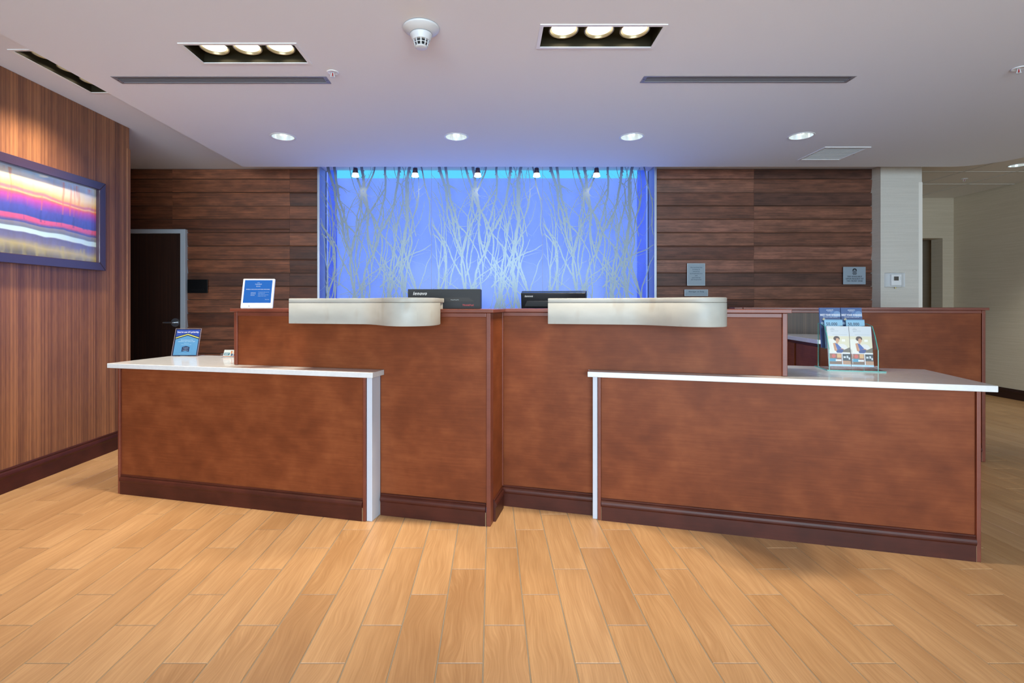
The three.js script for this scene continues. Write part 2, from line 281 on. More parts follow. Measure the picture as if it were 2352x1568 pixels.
// ---------------------------------------------------------------- door in the back wall
{ const d = structGroup('door_1');
  const leafMat = std(0xffffff, 0.45, { map: tex(512, 256, (u, v) => { const n = fbm(u, v, 90, 3, 91, 3); return lerp3([38, 21, 14], [68, 40, 27], n); }, 0.9, 2.0) });
  obj('door_leaf', bx(-4.345, -3.446, 0.006, 1.978, Z(5.735), Z(5.705), 0.002), leafMat, d, 'dark walnut door leaf');
  obj('door_frame', [bx(-3.444, -3.388, 0, 2.027, Z(5.735), Z(5.672), 0.004), bx(-4.40, -3.444, 1.98, 2.027, Z(5.735), Z(5.672), 0.004), bx(-4.40, -4.347, 0, 1.98, Z(5.735), Z(5.672), 0.004)], M.frameGrey, d, 'light grey painted steel door frame');
  const h = obj('door_handle', [(() => { const g = cyl(0.047, 0.05, 0.016, 0, 0, 0, 28); g.rotateX(Math.PI / 2); g.translate(-3.508, 0.995, Z(5.697)); return g; })(), (() => { const g = cyl(0.011, 0.011, 0.05, 0, 0, 0); g.rotateX(Math.PI / 2); g.translate(-3.508, 0.995, Z(5.67)); return g; })(), (() => { const g = flat(new THREE.CapsuleGeometry(0.0105, 0.1, 4, 12)); g.rotateZ(Math.PI / 2); g.translate(-3.56, 0.995, Z(5.645)); return g; })()], M.metal, d, 'satin chrome lever handle');
}

// ---------------------------------------------------------------- reception desk
const LOW = 0.825, LOWU = 0.795, HIGH = 1.172;
const TL_ = -14.1 * R, TR_ = -15.6 * R;
const AL = [-2.356, 0, -3.263], AR = [0.618, 0, -2.861];
// In a desk's own axes: x runs along its front, z = 0 is the front panel, -z is behind it.
function skirting(x0, x1, z, parent, h = 0.122) {
  const g = run(ogee(h), x1 - x0); g.translate(x0, 0, z); obj('skirting', g, M.base, parent, 'dark moulded skirting board');
  for (const a of [x0 - 0.0012, x1]) obj('skirting_end', bx(a, a + 0.0012, 0, h * 0.6, z, z + 0.013), M.raw, parent, 'unfinished cut end of the skirting');
}
function lowCabinet(name, label, at, turn, x0, x1, depth, postLeft, postRight, postDepth) {
  const t = thing(name, label, 'counter', at, turn);
  obj('body', bx(x0 + 0.02, x1 - 0.02, 0, LOWU, -depth, -0.012), M.panel, t);
  obj('front_panel', bx(x0 + 0.018, x1 - 0.018, 0.1, LOWU, -0.012, 0, 0.001, at[0] * 0.37), M.panel, t, 'mottled cherry stained front panel');
  for (const [a, b] of [[x0, x0 + 0.018], [x1 - 0.018, x1]]) obj('stile', bx(a, b, 0, LOWU, -depth, 0.012, 0.003), M.trim, t);
  skirting(x0 + 0.0195, x1 - 0.0195, 0, t);
  if (postLeft) obj('post', bx(postLeft[0], postLeft[1], 0, LOWU, -postDepth, 0.002, 0.002), M.post, t, 'pale grey end post');
  if (postRight) obj('post', bx(postRight[0], postRight[1], 0, LOWU, -postDepth, 0.002, 0.002), M.post, t, 'pale grey end post');
  return t;
}
lowCabinet('low_counter', 'low cherry wood counter cabinet in front of the desk, near the sunset picture wall', AL, TL_, -0.012, 1.713, 0.6, null, [1.7145, 1.747], 0.1);
lowCabinet('low_counter', 'low cherry wood counter cabinet that carries the brochure holder counter top', AR, TR_, -0.028, 1.722, 0.56, [-0.056, -0.0295], null, 0.052);
{ const w = obj('worktop', bx(-0.075, 1.766, LOWU + 0.0005, LOW, -0.55, 0.032, 0.003), M.quartz); w.position.set(...AL); w.rotation.y = TL_; tag(w, 'white quartz worktop with the blue priority sign standing on it', 'countertop'); }
{ const w = obj('worktop', bx(-0.082, 1.775, LOWU + 0.0005, LOW, -0.59, 0.034, 0.003), M.quartz); w.position.set(...AR); w.rotation.y = TR_; tag(w, 'white quartz worktop with the clear brochure holder standing on it', 'countertop'); }
function highDesk(name, label, at, turn, x0, x1, zf, depth, lowFrom, lowTo, opts) {
  // zf: local z of its front. lowFrom..lowTo: the stretch where the low worktop runs in front and hides the base
  const t = thing(name, label, 'reception desk', at, turn);
  const y0 = 0, sw = 0.024;
  obj('body', bx(x0 + 0.014, x1 - 0.014, LOW + 0.001, HIGH - 0.021, zf - depth + 0.01, zf - 0.012), M.panel, t);
  // the front panel reaches the floor only where no low counter stands before it
  obj('front_panel', [bx(opts.from ?? x0 + sw, x1 - sw, LOW + 0.001, HIGH - 0.045, zf - 0.012, zf, 0, at[0] * 0.61 + 0.3, 0.2), ...(opts.panels ?? opts.full).map(([a, b, top]) => bx(a, b, 0.1, top ?? LOW + 0.001, zf - 0.012, zf, 0, at[0] * 0.61 + 0.3, 0.2))], M.panel, t, 'mottled cherry stained front panel');
  for (const [a, b, yb] of opts.stiles) obj('stile', bx(a, b, yb, HIGH - 0.02, zf - 0.05, zf + 0.011, 0.003), M.trim, t);
  obj('rail', bx(opts.from ?? x0 + sw, x1 - sw, HIGH - 0.045, HIGH - 0.02, zf - 0.012, zf + 0.009, 0.004), M.trim, t);
  obj('cap', bx(x0 - (opts.capStart ?? 0.022), x1 + (opts.capEnd ?? 0.022), HIGH - 0.0195, HIGH, zf - depth, zf + 0.022, 0.003), M.trim, t, 'dark cherry capping board');
  for (const [a, b] of opts.full) skirting(a + 0.002, b - 0.004, zf, t);
  return t;
}
// the desk half beside the picture wall: high front from s = .766 to 2.398
{ const t = highDesk('reception_desk', 'high cherry wood desk section with a tablet frame standing on its cap', AL, TL_, 0.766, 2.398, -0.103, 0.295, 0, 1.75, { panels: [[1.748, 1.768, LOWU], [1.768, 2.374]], full: [[1.75, 2.374]], stiles: [[0.766, 0.79, LOW + 0.001], [2.374, 2.398, 0]], capEnd: 0.018 });
  // the returned end that faces the other half of the desk
  obj('end_panel', bx(2.385, 2.396, 0, HIGH - 0.02, -0.103 - 0.3, -0.153, 0.001), M.panel, t, 'plain cherry stained end panel');
  const g = run(ogee(0.122), 0.2); g.rotateY(Math.PI / 2); g.translate(2.396, 0, -0.16); obj('skirting', g, M.base, t);
  obj('stile', bx(2.384, 2.402, 0.122, HIGH - 0.02, -0.395, -0.38, 0.003), M.trim, t);
}
{ const t = highDesk('reception_desk', 'high cherry wood desk section with a monitor behind its cap and plaques beyond', AR, TR_, -0.588, 0.931, -0.054, 0.26, -0.08, 1.77, { capStart: -0.004, from: -0.588, panels: [[-0.588, -0.084], [-0.084, -0.0565, LOWU]], full: [[-0.588, -0.0565]], stiles: [[0.907, 0.931, LOW + 0.001]], capEnd: 0.018 });
  obj('inner_desktop', bx(-0.5, 0.9, 0.72, 0.75, -1.15, -0.58, 0.003), M.quartz, t);
  for (const x of [-0.49, 0.87]) obj('inner_support', bx(x, x + 0.02, 0, 0.72, -1.13, -0.6), M.panel, t);
}
// return counter behind, on the side of the pillar
{ const t = thing('return_counter', 'high cherry wood return counter standing behind the brochure holder, before the pillar', 'counter', AR, TR_);
  const z = -1.856, x0 = 1.056, x1 = 2.736;
  obj('body', bx(x0 + 0.01, x1 - 0.012, 0, HIGH - 0.021, z - 0.26, z - 0.012), M.panel, t);
  obj('front_panel', bx(1.7, x1 - 0.022, 0.1, HIGH - 0.045, z - 0.012, z, 0.001, 0.5, 0.4), M.panel, t, 'mottled cherry stained front panel');
  obj('inner_panel', bx(x0 + 0.01, 1.698, 0, HIGH - 0.045, z - 0.012, z, 0.001), M.stripe, t, 'grey brown striped laminate panel');
  obj('stile', bx(x1 - 0.022, x1, 0, HIGH - 0.02, z - 0.27, z + 0.012, 0.003), M.trim, t);
  obj('rail', bx(1.1, x1 - 0.022, HIGH - 0.045, HIGH - 0.02, z - 0.012, z + 0.01, 0.004), M.trim, t);
  obj('cap', bx(x0 - 0.004, x1 + 0.018, HIGH - 0.0195, HIGH, z - 0.28, z + 0.024, 0.003), M.trim, t, 'dark cherry capping board');
  obj('cap_end', bx(x0 - 0.07, x0 - 0.0045, HIGH - 0.0195, HIGH - 0.001, z - 0.26, z + 0.01, 0.002), M.trim, t);
  skirting(1.72, x1 - 0.024, z, t);
  const poly = [[1.29, 1.854], [1.385, 1.1], [1.66, 1.1], [1.66, 1.854]];
  obj('side_worktop', slab(poly, 0.924, 0.954, [], 0.002), M.quartz, t, 'white worktop of the return');
  const inner = [[1.315, 1.852], [1.41, 1.12], [1.64, 1.12], [1.64, 1.852]];
  obj('side_cabinet', slab(inner, 0.03, 0.923), M.panel, t, 'dark cherry side cabinet');
  for (const [a, b] of [[0.03, 0.48], [0.52, 0.97]]) { const g = bx(0, 0.002, 0.06, 0.9, -1.4, 0); const p0 = new THREE.Vector2(1.315, 1.852), p1 = new THREE.Vector2(1.41, 1.12), q0 = p0.clone().lerp(p1, a), q1 = p0.clone().lerp(p1, b);
    const len = q0.distanceTo(q1), ang = Math.atan2(q1.x - q0.x, -(q1.y - q0.y)); const dg = bx(-0.012, 0, 0.06, 0.9, 0, len, 0.002); dg.rotateY(ang); dg.translate(q0.x - 0.001, 0, -q0.y); obj('side_door', projUV(dg), M.panel, t); }
}

// ---------------------------------------------------------------- writing shelves of pale stone on the desk fronts
function shelfOutline() {     // front line: straight, then an outward swell that rounds back to the desk front
  const pts = []; const out = (x) => x < 0.45 ? 0.135 : 0.135 + 0.215 * (0.5 - 0.5 * Math.cos((x - 0.45) / 0.33 * Math.PI));
  for (let i = 0; i <= 40; i++) { const x = i / 40 * 0.78; pts.push([x, out(x)]); }
  for (let i = 1; i <= 12; i++) { const a = i / 12 * Math.PI / 2; pts.push([0.78 + 0.126 * Math.sin(a), 0.2 + 0.15 * Math.cos(a)]); }
  pts.push([0.902, 0.14], [0.892, 0.085], [0.876, 0.03]);
  return pts;
}
function shelf(label, at, turn, x, zf) {
  const t = thing('writing_shelf', label, 'shelf', at, turn, 'stone writing shelves on the desk front');
  const f = shelfOutline();
  const body = slab([[0, -0.024], ...f.map(([a, o]) => [a, -o]), [0.874, -0.024]].map(([a, d]) => [x + a, d - zf]).reverse(), 1.089, 1.207, [], 0.003);
  obj('apron', toCreasedNormals(body, 0.5), M.stone, t);
  const top = slab([[0, 0.06], ...f.map(([a, o]) => [a, -o]), [0.866, 0.06]].map(([a, d]) => [x + a, d - zf]).reverse(), 1.2078, 1.232, [], 0.003);
  obj('top_slab', toCreasedNormals(top, 0.5), M.stone, t);
  obj('riser', bx(x + 0.006, x + 0.86, HIGH + 0.0005, 1.2074, zf - 0.055, zf + 0.022), M.stone, t);
}
shelf('pale stone writing shelf with a swelling end, on the desk section carrying the tablet', AL, TL_, 1.243, -0.103);
shelf('pale stone writing shelf with a swelling end, in front of the black monitor', AR, TR_, -0.295, -0.054);

// ---------------------------------------------------------------- light box with the branch print
{
  const XL = -1.878, PW = 1.2155, PD = 5.62, Y0 = 0.12, Y1 = 2.7;
  // diffuser that glows blue, LED channel at its head, added tinted sheets that dim the glow into dark bands
  const box = thing('light_box', 'glowing blue light box wall behind the branch printed glass', 'light box', [0, 0, Z(5.83)]);
  const blue = std(0x5c6c9c, 1, { emissive: new THREE.Color(0.15, 0.27, 0.84), emissiveIntensity: 0.8 });
  obj('light_diffuser', bx(-1.87, 1.76, Y0, CEIL - 0.002, 0, 0.02), blue, box, 'blue glowing diffuser');
  const cyan = std(0x000000, 1, { emissive: new THREE.Color(0.10, 0.62, 1.0), emissiveIntensity: 1.0 });
  obj('led_channel_light', bx(-1.78, 1.66, 2.62, CEIL - 0.004, 0.022, 0.05, 0.004), cyan, box, 'cyan LED channel along the top');
  const band = phy({ color: 0xa9c2ff, transmission: 0.8, roughness: 1, thickness: 0 });
  for (const x of [-1.79, 1.68]) obj('band', bx(x - 0.05, x + 0.05, Y0, CEIL - 0.003, 0.06, 0.062), band, box, 'added blue tinted glow dimming vertical fin');
  const L = new THREE.RectAreaLight(new THREE.Color(0.06, 0.28, 1.0), 1.05, 3.5, 1.6); L.name = 'light_box_glow'; L.position.set(-0.05, 1.86, Z(5.6)); L.lookAt(-0.05, 1.86, 0); scene.add(L);
  // aluminium frame
  const fr = thing('panel_frame', 'slim silver edge profiles on both sides of the branch panels', 'frame', [0, 0, Z(PD)]);
  for (const x of [XL - 0.028, XL + 3 * PW + 0.002]) obj('edge_profile', bx(x, x + 0.026, Y0, Y1, -0.22, 0.02, 0.003), M.alu, fr);
  for (const k of [1, 2]) obj('joint_strip', bx(XL + k * PW - 0.0014, XL + k * PW + 0.0014, Y0, Y1, -0.004, 0.0045), M.grille, fr, 'thin grey joint between two panels');
  obj('foot_rail', bx(XL, XL + 3 * PW, 0.02, Y0, -0.2, 0.02), M.alu, fr);
  // the branch print: flat silver ribbons, one design for all three panels
  const pos = [], layer = []; let ribbon = 0;        // every ribbon lies a hair above the one before
  const tri = (a, b, c) => { const k = (b[0] - a[0]) * (c[1] - a[1]) - (c[0] - a[0]) * (b[1] - a[1]); if (Math.abs(k) < 1e-9) return; const [p, q] = k > 0 ? [b, c] : [c, b]; pos.push(a[0], a[1], 0, p[0], p[1], 0, q[0], q[1], 0); layer.push(ribbon); };
  const quad = (a, b, c, d) => { tri(a, b, c); tri(a, c, d); };
  const clipX = (p) => [Math.max(0.002, Math.min(PW - 0.002, p[0])), Math.max(0.95, Math.min(Y1 - 0.001, p[1]))];
  function branch(x, y, ang, w, len, depth) {
    let done = 0, dir = ang, px = x, py = y, pw = w, lastN = null; const mine = ++ribbon;
    const end = w * (depth === 0 ? 0.5 : depth === 1 ? 0.4 : 0.3), sway = rr(-0.5, 0.5);
    let nextFork = depth ? rr(0.06, 0.16) : rr(0.05, 0.16), s = rnd() < 0.5 ? -1 : 1;
    while (done < len) {
      const st = rr(0.03, 0.05) * (depth > 1 ? 0.6 : 1), top = ribbon; ribbon = mine; done += st;
      dir += rr(-0.17, 0.17) + sway * st * (done > len / 2 ? -1 : 1); if (!depth) dir += (ang - dir) * 0.1;
      const nx = px + Math.sin(dir) * st, ny = py + Math.cos(dir) * st, nw = w + (end - w) * Math.min(1, done / len);
      if (nx < -0.02 || nx > PW + 0.02 || ny < 0.94 || ny > Y1 + 0.02) { ribbon = top; break; }
      const cx = Math.cos(dir), cy = -Math.sin(dir), n0 = lastN ?? [cx, cy];
      quad(clipX([px - n0[0] * pw, py - n0[1] * pw]), clipX([px + n0[0] * pw, py + n0[1] * pw]), clipX([nx + cx * nw, ny + cy * nw]), clipX([nx - cx * nw, ny - cy * nw]));
      if (rnd() < 0.45) { ribbon = mine + 0.5; const q = rnd() < 0.5 ? -1 : 1, kx = nx + q * cx * nw * 1.9 + Math.sin(dir) * nw, ky = ny + q * cy * nw * 1.9 + Math.cos(dir) * nw; tri(clipX([nx - Math.sin(dir) * nw * 1.4, ny - Math.cos(dir) * nw * 1.4]), clipX([kx, ky]), clipX([nx + Math.sin(dir) * nw * 1.2, ny + Math.cos(dir) * nw * 1.2])); }
      lastN = [cx, cy]; px = nx; py = ny; pw = nw; nextFork -= st; ribbon = top;
      if (nextFork <= 0 && depth < 3) {
        s = rnd() < 0.75 ? -s : s;
        const long = depth === 0 && rnd() < 0.6;
        branch(px, py, dir + s * (long ? rr(0.18, 0.42) : rr(0.4, 0.9)), nw * (long ? rr(0.62, 0.85) : rr(0.36, 0.5)), long ? rr(0.3, 0.8) : rr(0.05, 0.18), long ? 1 : Math.max(2, depth + 1));
        nextFork = depth ? rr(0.12, 0.3) : rr(0.12, 0.26);
      }
    }
  }
  reseed(2031);
  for (let i = 0; i < 14; i++) branch((i + rr(0.1, 0.9)) / 14 * PW, 0.96, rr(-0.32, 0.32), rr(0.008, 0.0145), rr(1.0, 1.6), 0);
  for (let i = 0; i < 9; i++) branch((i + rr(0.1, 0.9)) / 9 * PW, rr(1.0, 1.5), rr(-0.9, 0.9), rr(0.007, 0.010), rr(0.4, 0.8), 1);
  for (let i = 0; i < 9; i++) branch((i + rr(0.1, 0.9)) / 9 * PW, Y1, Math.PI + rr(-0.35, 0.35), rr(0.008, 0.0165), rr(0.7, 1.2), 0);
  layer.forEach((k, i) => { for (const c of [2, 5, 8]) pos[i * 9 + c] = 0.007 * k / ribbon; });
  const bg = new THREE.BufferGeometry(); bg.setAttribute('position', new THREE.Float32BufferAttribute(pos, 3));
  const ns = new Float32Array(pos.length); for (let i = 2; i < ns.length; i += 3) ns[i] = 1; bg.setAttribute('normal', new THREE.BufferAttribute(ns, 3));
  const silver = std(0x7f8a93, 0.42, { metalness: 0.8, side: THREE.DoubleSide });
  const where = ['beside the walnut door side of the wall', 'in the middle of the three', 'beside the wall plaques'];
  for (let i = 0; i < 3; i++) {
    const p = thing('branch_panel', 'glass panel printed with silver bare branches, ' + where[i], 'glass panel', [XL + i * PW, 0, Z(PD)], 0, 'branch printed glass panels');
    obj('glass_sheet', bx(0.0015, PW - 0.0015, Y0, Y1, -0.004, 0.004), M.antiGlare, p);
    const b = obj('branch_print', bg, silver, p, 'flat silver branch print'); b.position.z = 0.0055;
  }
  // small lamps hanging before the panels
  [-1.44, -0.81, -0.15, 0.472, 1.103].forEach((x, i) => {
    const t = thing('track_lamp', 'small flared lamp hanging before the branch panels', 'lamp', [x, 2.54, Z(5.42)], 0, 'lamps hanging before the branch panels');
    obj('lamp_stem', cyl(0.012, 0.012, 0.075, 0, 0.127, 0), M.metal, t);
    obj('lamp_holder', lathe([[0.0, 0.095], [0.022, 0.093], [0.026, 0.06], [0.03, 0.04], [0.0, 0.04]], 24), std(0x3a2028, 0.5), t, 'dark lamp holder');
    obj('lamp_bulb', lathe([[0.0, 0.0395], [0.03, 0.0385], [0.034, 0.02], [0.039, 0.004], [0.032, 0.0], [0.0, 0.0]], 24), std(0x000000, 1, { emissive: new THREE.Color(1, 0.93, 0.88), emissiveIntensity: 2.2 }), t, 'glowing white lamp glass');
    const s = new THREE.SpotLight(new THREE.Color(1, 0.88, 0.86), 0.12, 0, 60 * R, 0.8, 2); s.position.set(0, -0.012, 0); s.target.position.set(0, -1, -0.35); s.castShadow = true; s.name = 'track_lamp_beam'; t.add(s, s.target);
  });
}

// ---------------------------------------------------------------- ceiling fittings
function tripleLight(label, r, y, aims, power, rear, cone = 60) {      // r: x0, x1, D0, D1 of the outer frame; heads in a row along its longer side
  const t = thing('recessed_light', label, 'ceiling light', [(r[0] + r[1]) / 2, y, Z((r[2] + r[3]) / 2)], 0, 'recessed triple ceiling lights');
  const w = r[1] - r[0], d = r[3] - r[2], h = 0.1, along = w > d;
  obj('frame', [bx(-w / 2, w / 2, -0.004, 0.0005, -d / 2, -d / 2 + 0.018), bx(-w / 2, w / 2, -0.004, 0.0005, d / 2 - 0.018, d / 2), bx(-w / 2, -w / 2 + 0.018, -0.004, 0.0005, -d / 2 + 0.018, d / 2 - 0.018), bx(w / 2 - 0.018, w / 2, -0.004, 0.0005, -d / 2 + 0.018, d / 2 - 0.018)], M.white, t, 'white trim frame');
  const hw = w / 2 - 0.018, hd = d / 2 - 0.018;
  obj('housing', [bx(-hw - 0.004, hw + 0.004, 0, h, -hd - 0.004, -hd), bx(-hw - 0.004, hw + 0.004, 0, h, hd, hd + 0.004), bx(-hw - 0.004, -hw, 0, h, -hd, hd), bx(hw, hw + 0.004, 0, h, -hd, hd), bx(-hw, hw, h, h + 0.004, -hd, hd)], std(0x4a4434, 0.34, { metalness: 0.7 }), t, 'dark recessed housing');
  for (let i = -1; i <= 1; i++) {
    const px = along ? i * w * 0.29 : 0, pz = along ? 0 : i * d * 0.29;
    const head = new THREE.Group(); head.name = 'lamp_head'; head.position.set(px, 0.034, pz); t.add(head);
    const aim = aims(i); head.rotation.set(aim[2] * 0.25, 0, -aim[0] * 0.25);
    obj('lamp_ring', lathe([[0.062, 0.03], [0.076, 0.02], [0.078, 0], [0.074, -0.003], [0.07, 0], [0.064, 0.02]], 32), std(0xb7ac8c, 0.3, { metalness: 0.6 }), head);
    obj('lamp_disc', cyl(0.0635, 0.0635, 0.004, 0, 0.012, 0, 32), M.glowWarm, head, 'glowing warm white lamp');
    if (!rear) { const s = new THREE.SpotLight(new THREE.Color(1, 0.88, 0.70), power, 0, cone * R, 0.75, 2); s.position.set(px, 0.03, pz); s.target.position.set(px + aim[0], 0.03 - 1, pz + aim[2]); s.shadow.radius = 2.5; s.castShadow = true; s.name = 'recessed_light_beam'; t.add(s, s.target); }
  }
  if (rear) { const a = new THREE.RectAreaLight(new THREE.Color(1, 0.86, 0.68), power, w * 0.85, d * 0.6); a.position.set(0, 0.01, 0); a.rotation.x = -Math.PI / 2; a.name = 'recessed_light_beam'; t.add(a); }  // fill glow of the added rear lights
}
tripleLight('recessed triple light in the ceiling above the desk section with the monitor', fix[0], SOFF, () => [0, 0, -0.2], 7, false, 56);
tripleLight('recessed triple light in the ceiling above the desk section with the tablet', fix[1], SOFF, () => [-0.12, 0, -0.16], 6, false, 58);
tripleLight('recessed triple light in the raised ceiling strip along the picture wall', fixSide, CEIL, () => [-0.1, 0, 0.02], 4.6, false, 50);
for (const r of addedRearFix) tripleLight('added unseen triple fill light in the lobby ceiling further from the desk', r, SOFF, () => [0, 0, 0], 8, true);
function downlight(label, x, d, y, power, r = 0.1, cool = true) {
  const t = thing('downlight', label, 'ceiling light', [x, y, Z(d)], 0, 'round recessed downlights');
  obj('trim_ring', lathe([[r - 0.012, 0.0], [r, 0.0], [r + 0.002, -0.002], [r, -0.004], [r - 0.01, -0.004], [r - 0.012, -0.001]], 40), M.white, t);
  obj('reflector', lathe([[r - 0.012, -0.002], [r - 0.016, 0.04], [r - 0.03, 0.085], [0.0, 0.09]], 40), std(0xe8eeee, 0.18, { metalness: 0.5, side: THREE.DoubleSide }), t, 'bright reflector cone');
  obj('lamp_disc', cyl(r * 0.74, r * 0.74, 0.004, 0, 0.05, 0, 32), M.glowCool, t, 'glowing lamp');
  for (const k of [-1, 1]) obj('lamp_tube', cyl(0.012, 0.012, 0.022, k * 0.018, 0.037, 0.0, 12), M.glowCool, t, 'compact lamp tube');
  const s = new THREE.SpotLight(new THREE.Color(0.95, 1, 0.97), power, 0, 46 * R, 0.5, 2); s.position.set(0, 0.02, 0); s.target.position.set(0, -1, 0); s.shadow.radius = 3; s.castShadow = true; s.name = 'downlight_beam'; t.add(s, s.target);
}
['above the walnut door side of the aisle', 'above the first branch panel seam', 'above the plaque side of the branch panels', 'beside the square air grille'].forEach((w, i) => downlight('round recessed downlight ' + w, downs[i][0], downs[i][1], SOFF, 1.8));
downlight('round recessed downlight among the passage ceiling tiles', 5.72, 5.585, CEIL + 0.004, 7, 0.09);
slots.forEach((r, i) => {
  const t = thing('linear_diffuser', 'long slim grey linear air diffuser ' + ['beside a fire sprinkler', 'in front of the square air grille'][i], 'air diffuser', [(r[0] + r[1]) / 2, SOFF, Z((r[2] + r[3]) / 2)], 0, 'linear air diffusers');
  const w = r[1] - r[0], d = r[3] - r[2];
  obj('frame', [bx(-w / 2, w / 2, -0.003, 0.001, -d / 2, -d / 2 + 0.014), bx(-w / 2, w / 2, -0.003, 0.001, d / 2 - 0.014, d / 2), bx(-w / 2, -w / 2 + 0.022, -0.003, 0.001, -d / 2 + 0.014, d / 2 - 0.014), bx(w / 2 - 0.022, w / 2, -0.003, 0.001, -d / 2 + 0.014, d / 2 - 0.014)], M.grille, t);
  for (let k = 0; k < 6; k++) { const g = bx(-w / 2 + 0.022, w / 2 - 0.022, 0, 0.014, -0.001, 0.001); g.translate(0, 0, -d / 2 + 0.021 + k * (d - 0.042) / 5); obj('slat', g, M.grille, t); }
  for (const x of [-w / 2 + 0.011, w / 2 - 0.011]) obj('screw', cyl(0.003, 0.003, 0.002, x, -0.0035, 0, 10), M.black, t);
  obj('plenum', bx(-w / 2 + 0.01, w / 2 - 0.01, 0.08, 0.1, -d / 2 + 0.01, d / 2 - 0.01), M.grille, t);
});
{ const w = vent[1] - vent[0], t = thing('air_grille', 'square white louvred air grille in the ceiling above the pillar side', 'air vent', [(vent[0] + vent[1]) / 2, SOFF, Z((vent[2] + vent[3]) / 2)]);
  const h = w / 2;
  obj('frame', [bx(-h, h, -0.006, 0, -h, -h + 0.022, 0.001), bx(-h, h, -0.006, 0, h - 0.022, h, 0.001), bx(-h, -h + 0.022, -0.006, 0, -h + 0.022, h - 0.022, 0.001), bx(h - 0.022, h, -0.006, 0, -h + 0.022, h - 0.022, 0.001)], M.white, t);
  for (let k = 0; k < 18; k++) { const g = bx(-h + 0.022, h - 0.022, -0.001, 0.001, -0.011, 0.011); g.rotateX(0.6); g.translate(0, 0.004, -h + 0.034 + k * (w - 0.068) / 17); obj('louvre', projUV(g), M.white, t); }
  for (const x of [-h + 0.011, h - 0.011]) obj('screw', cyl(0.005, 0.005, 0.003, x, -0.007, 0, 12), M.metal, t); }
{ const t = thing('smoke_detector', 'white cone shaped smoke detector on the ceiling between two triple lights', 'smoke detector', [-0.356, SOFF, Z(2.585)]);
  obj('base', lathe([[0, 0], [0.09, 0], [0.092, -0.006], [0.088, -0.012], [0.055, -0.034], [0, -0.034]], 48), M.whitePlastic, t);
  obj('sensor_head', lathe([[0, -0.0345], [0.056, -0.0345], [0.055, -0.04], [0.044, -0.066], [0.041, -0.068], [0, -0.068]], 48), M.whitePlastic, t);
  obj('sensor_core', cyl(0.03, 0.026, 0.026, 0, -0.081, 0), M.black, t, 'dark sensing chamber');
  for (let i = 0; i < 10; i++) { const a = i / 10 * 2 * Math.PI + 0.1, g = bx(-0.0025, 0.0025, -0.096, -0.066, -0.002, 0.002, 0.0005); g.rotateX(-0.36); g.translate(0, 0, 0.0 ); const q = bx(-0.0025, 0.0025, -0.097, -0.066, -0.0015, 0.0015); q.translate(0, 0.0815, 0); q.rotateX(0.28); q.translate(0, -0.0815, 0.0355); q.rotateY(a); obj('cage_rib', q, M.whitePlastic, t); }
  obj('cage_ring', [lathe([[0.034, -0.0835], [0.037, -0.0835], [0.0365, -0.0805], [0.034, -0.0805], [0.034, -0.0835]], 40)], M.whitePlastic, t);
  obj('tip', lathe([[0, -0.095], [0.032, -0.095], [0.03, -0.1], [0.022, -0.104], [0, -0.1045]], 40), M.whitePlastic, t); }
function sprinkler(label, x, d, y) {
  const t = thing('fire_sprinkler', label, 'sprinkler', [x, y, Z(d)], 0, 'fire sprinklers');
  obj('escutcheon', lathe([[0, 0], [0.035, 0], [0.036, -0.003], [0.033, -0.006], [0.024, -0.004], [0.018, -0.001], [0, -0.001]], 36), M.white, t);
  for (const k of [-1, 1]) { const g = cyl(0.0022, 0.0022, 0.03, 0, 0, 0, 8); g.rotateZ(k * 0.28); g.translate(k * 0.0085, -0.016, 0); obj('yoke_arm', g, M.whitePlastic, t); }
  obj('bulb', cyl(0.0028, 0.0028, 0.018, 0, -0.016, 0, 10), std(0xb01818, 0.3), t, 'red heat bulb');
  obj('deflector', cyl(0.013, 0.013, 0.0015, 0, -0.0315, 0, 20), M.whitePlastic, t);
}
sprinkler('white fire sprinkler head beside the end of the linear diffuser', -0.955, 3.08, SOFF);
sprinkler('white fire sprinkler head alone on the smooth ceiling past the second linear diffuser', 3.107, 3.03, SOFF);
sprinkler('white fire sprinkler head among the passage ceiling tiles', 5.69, 6.19, CEIL + 0.004);

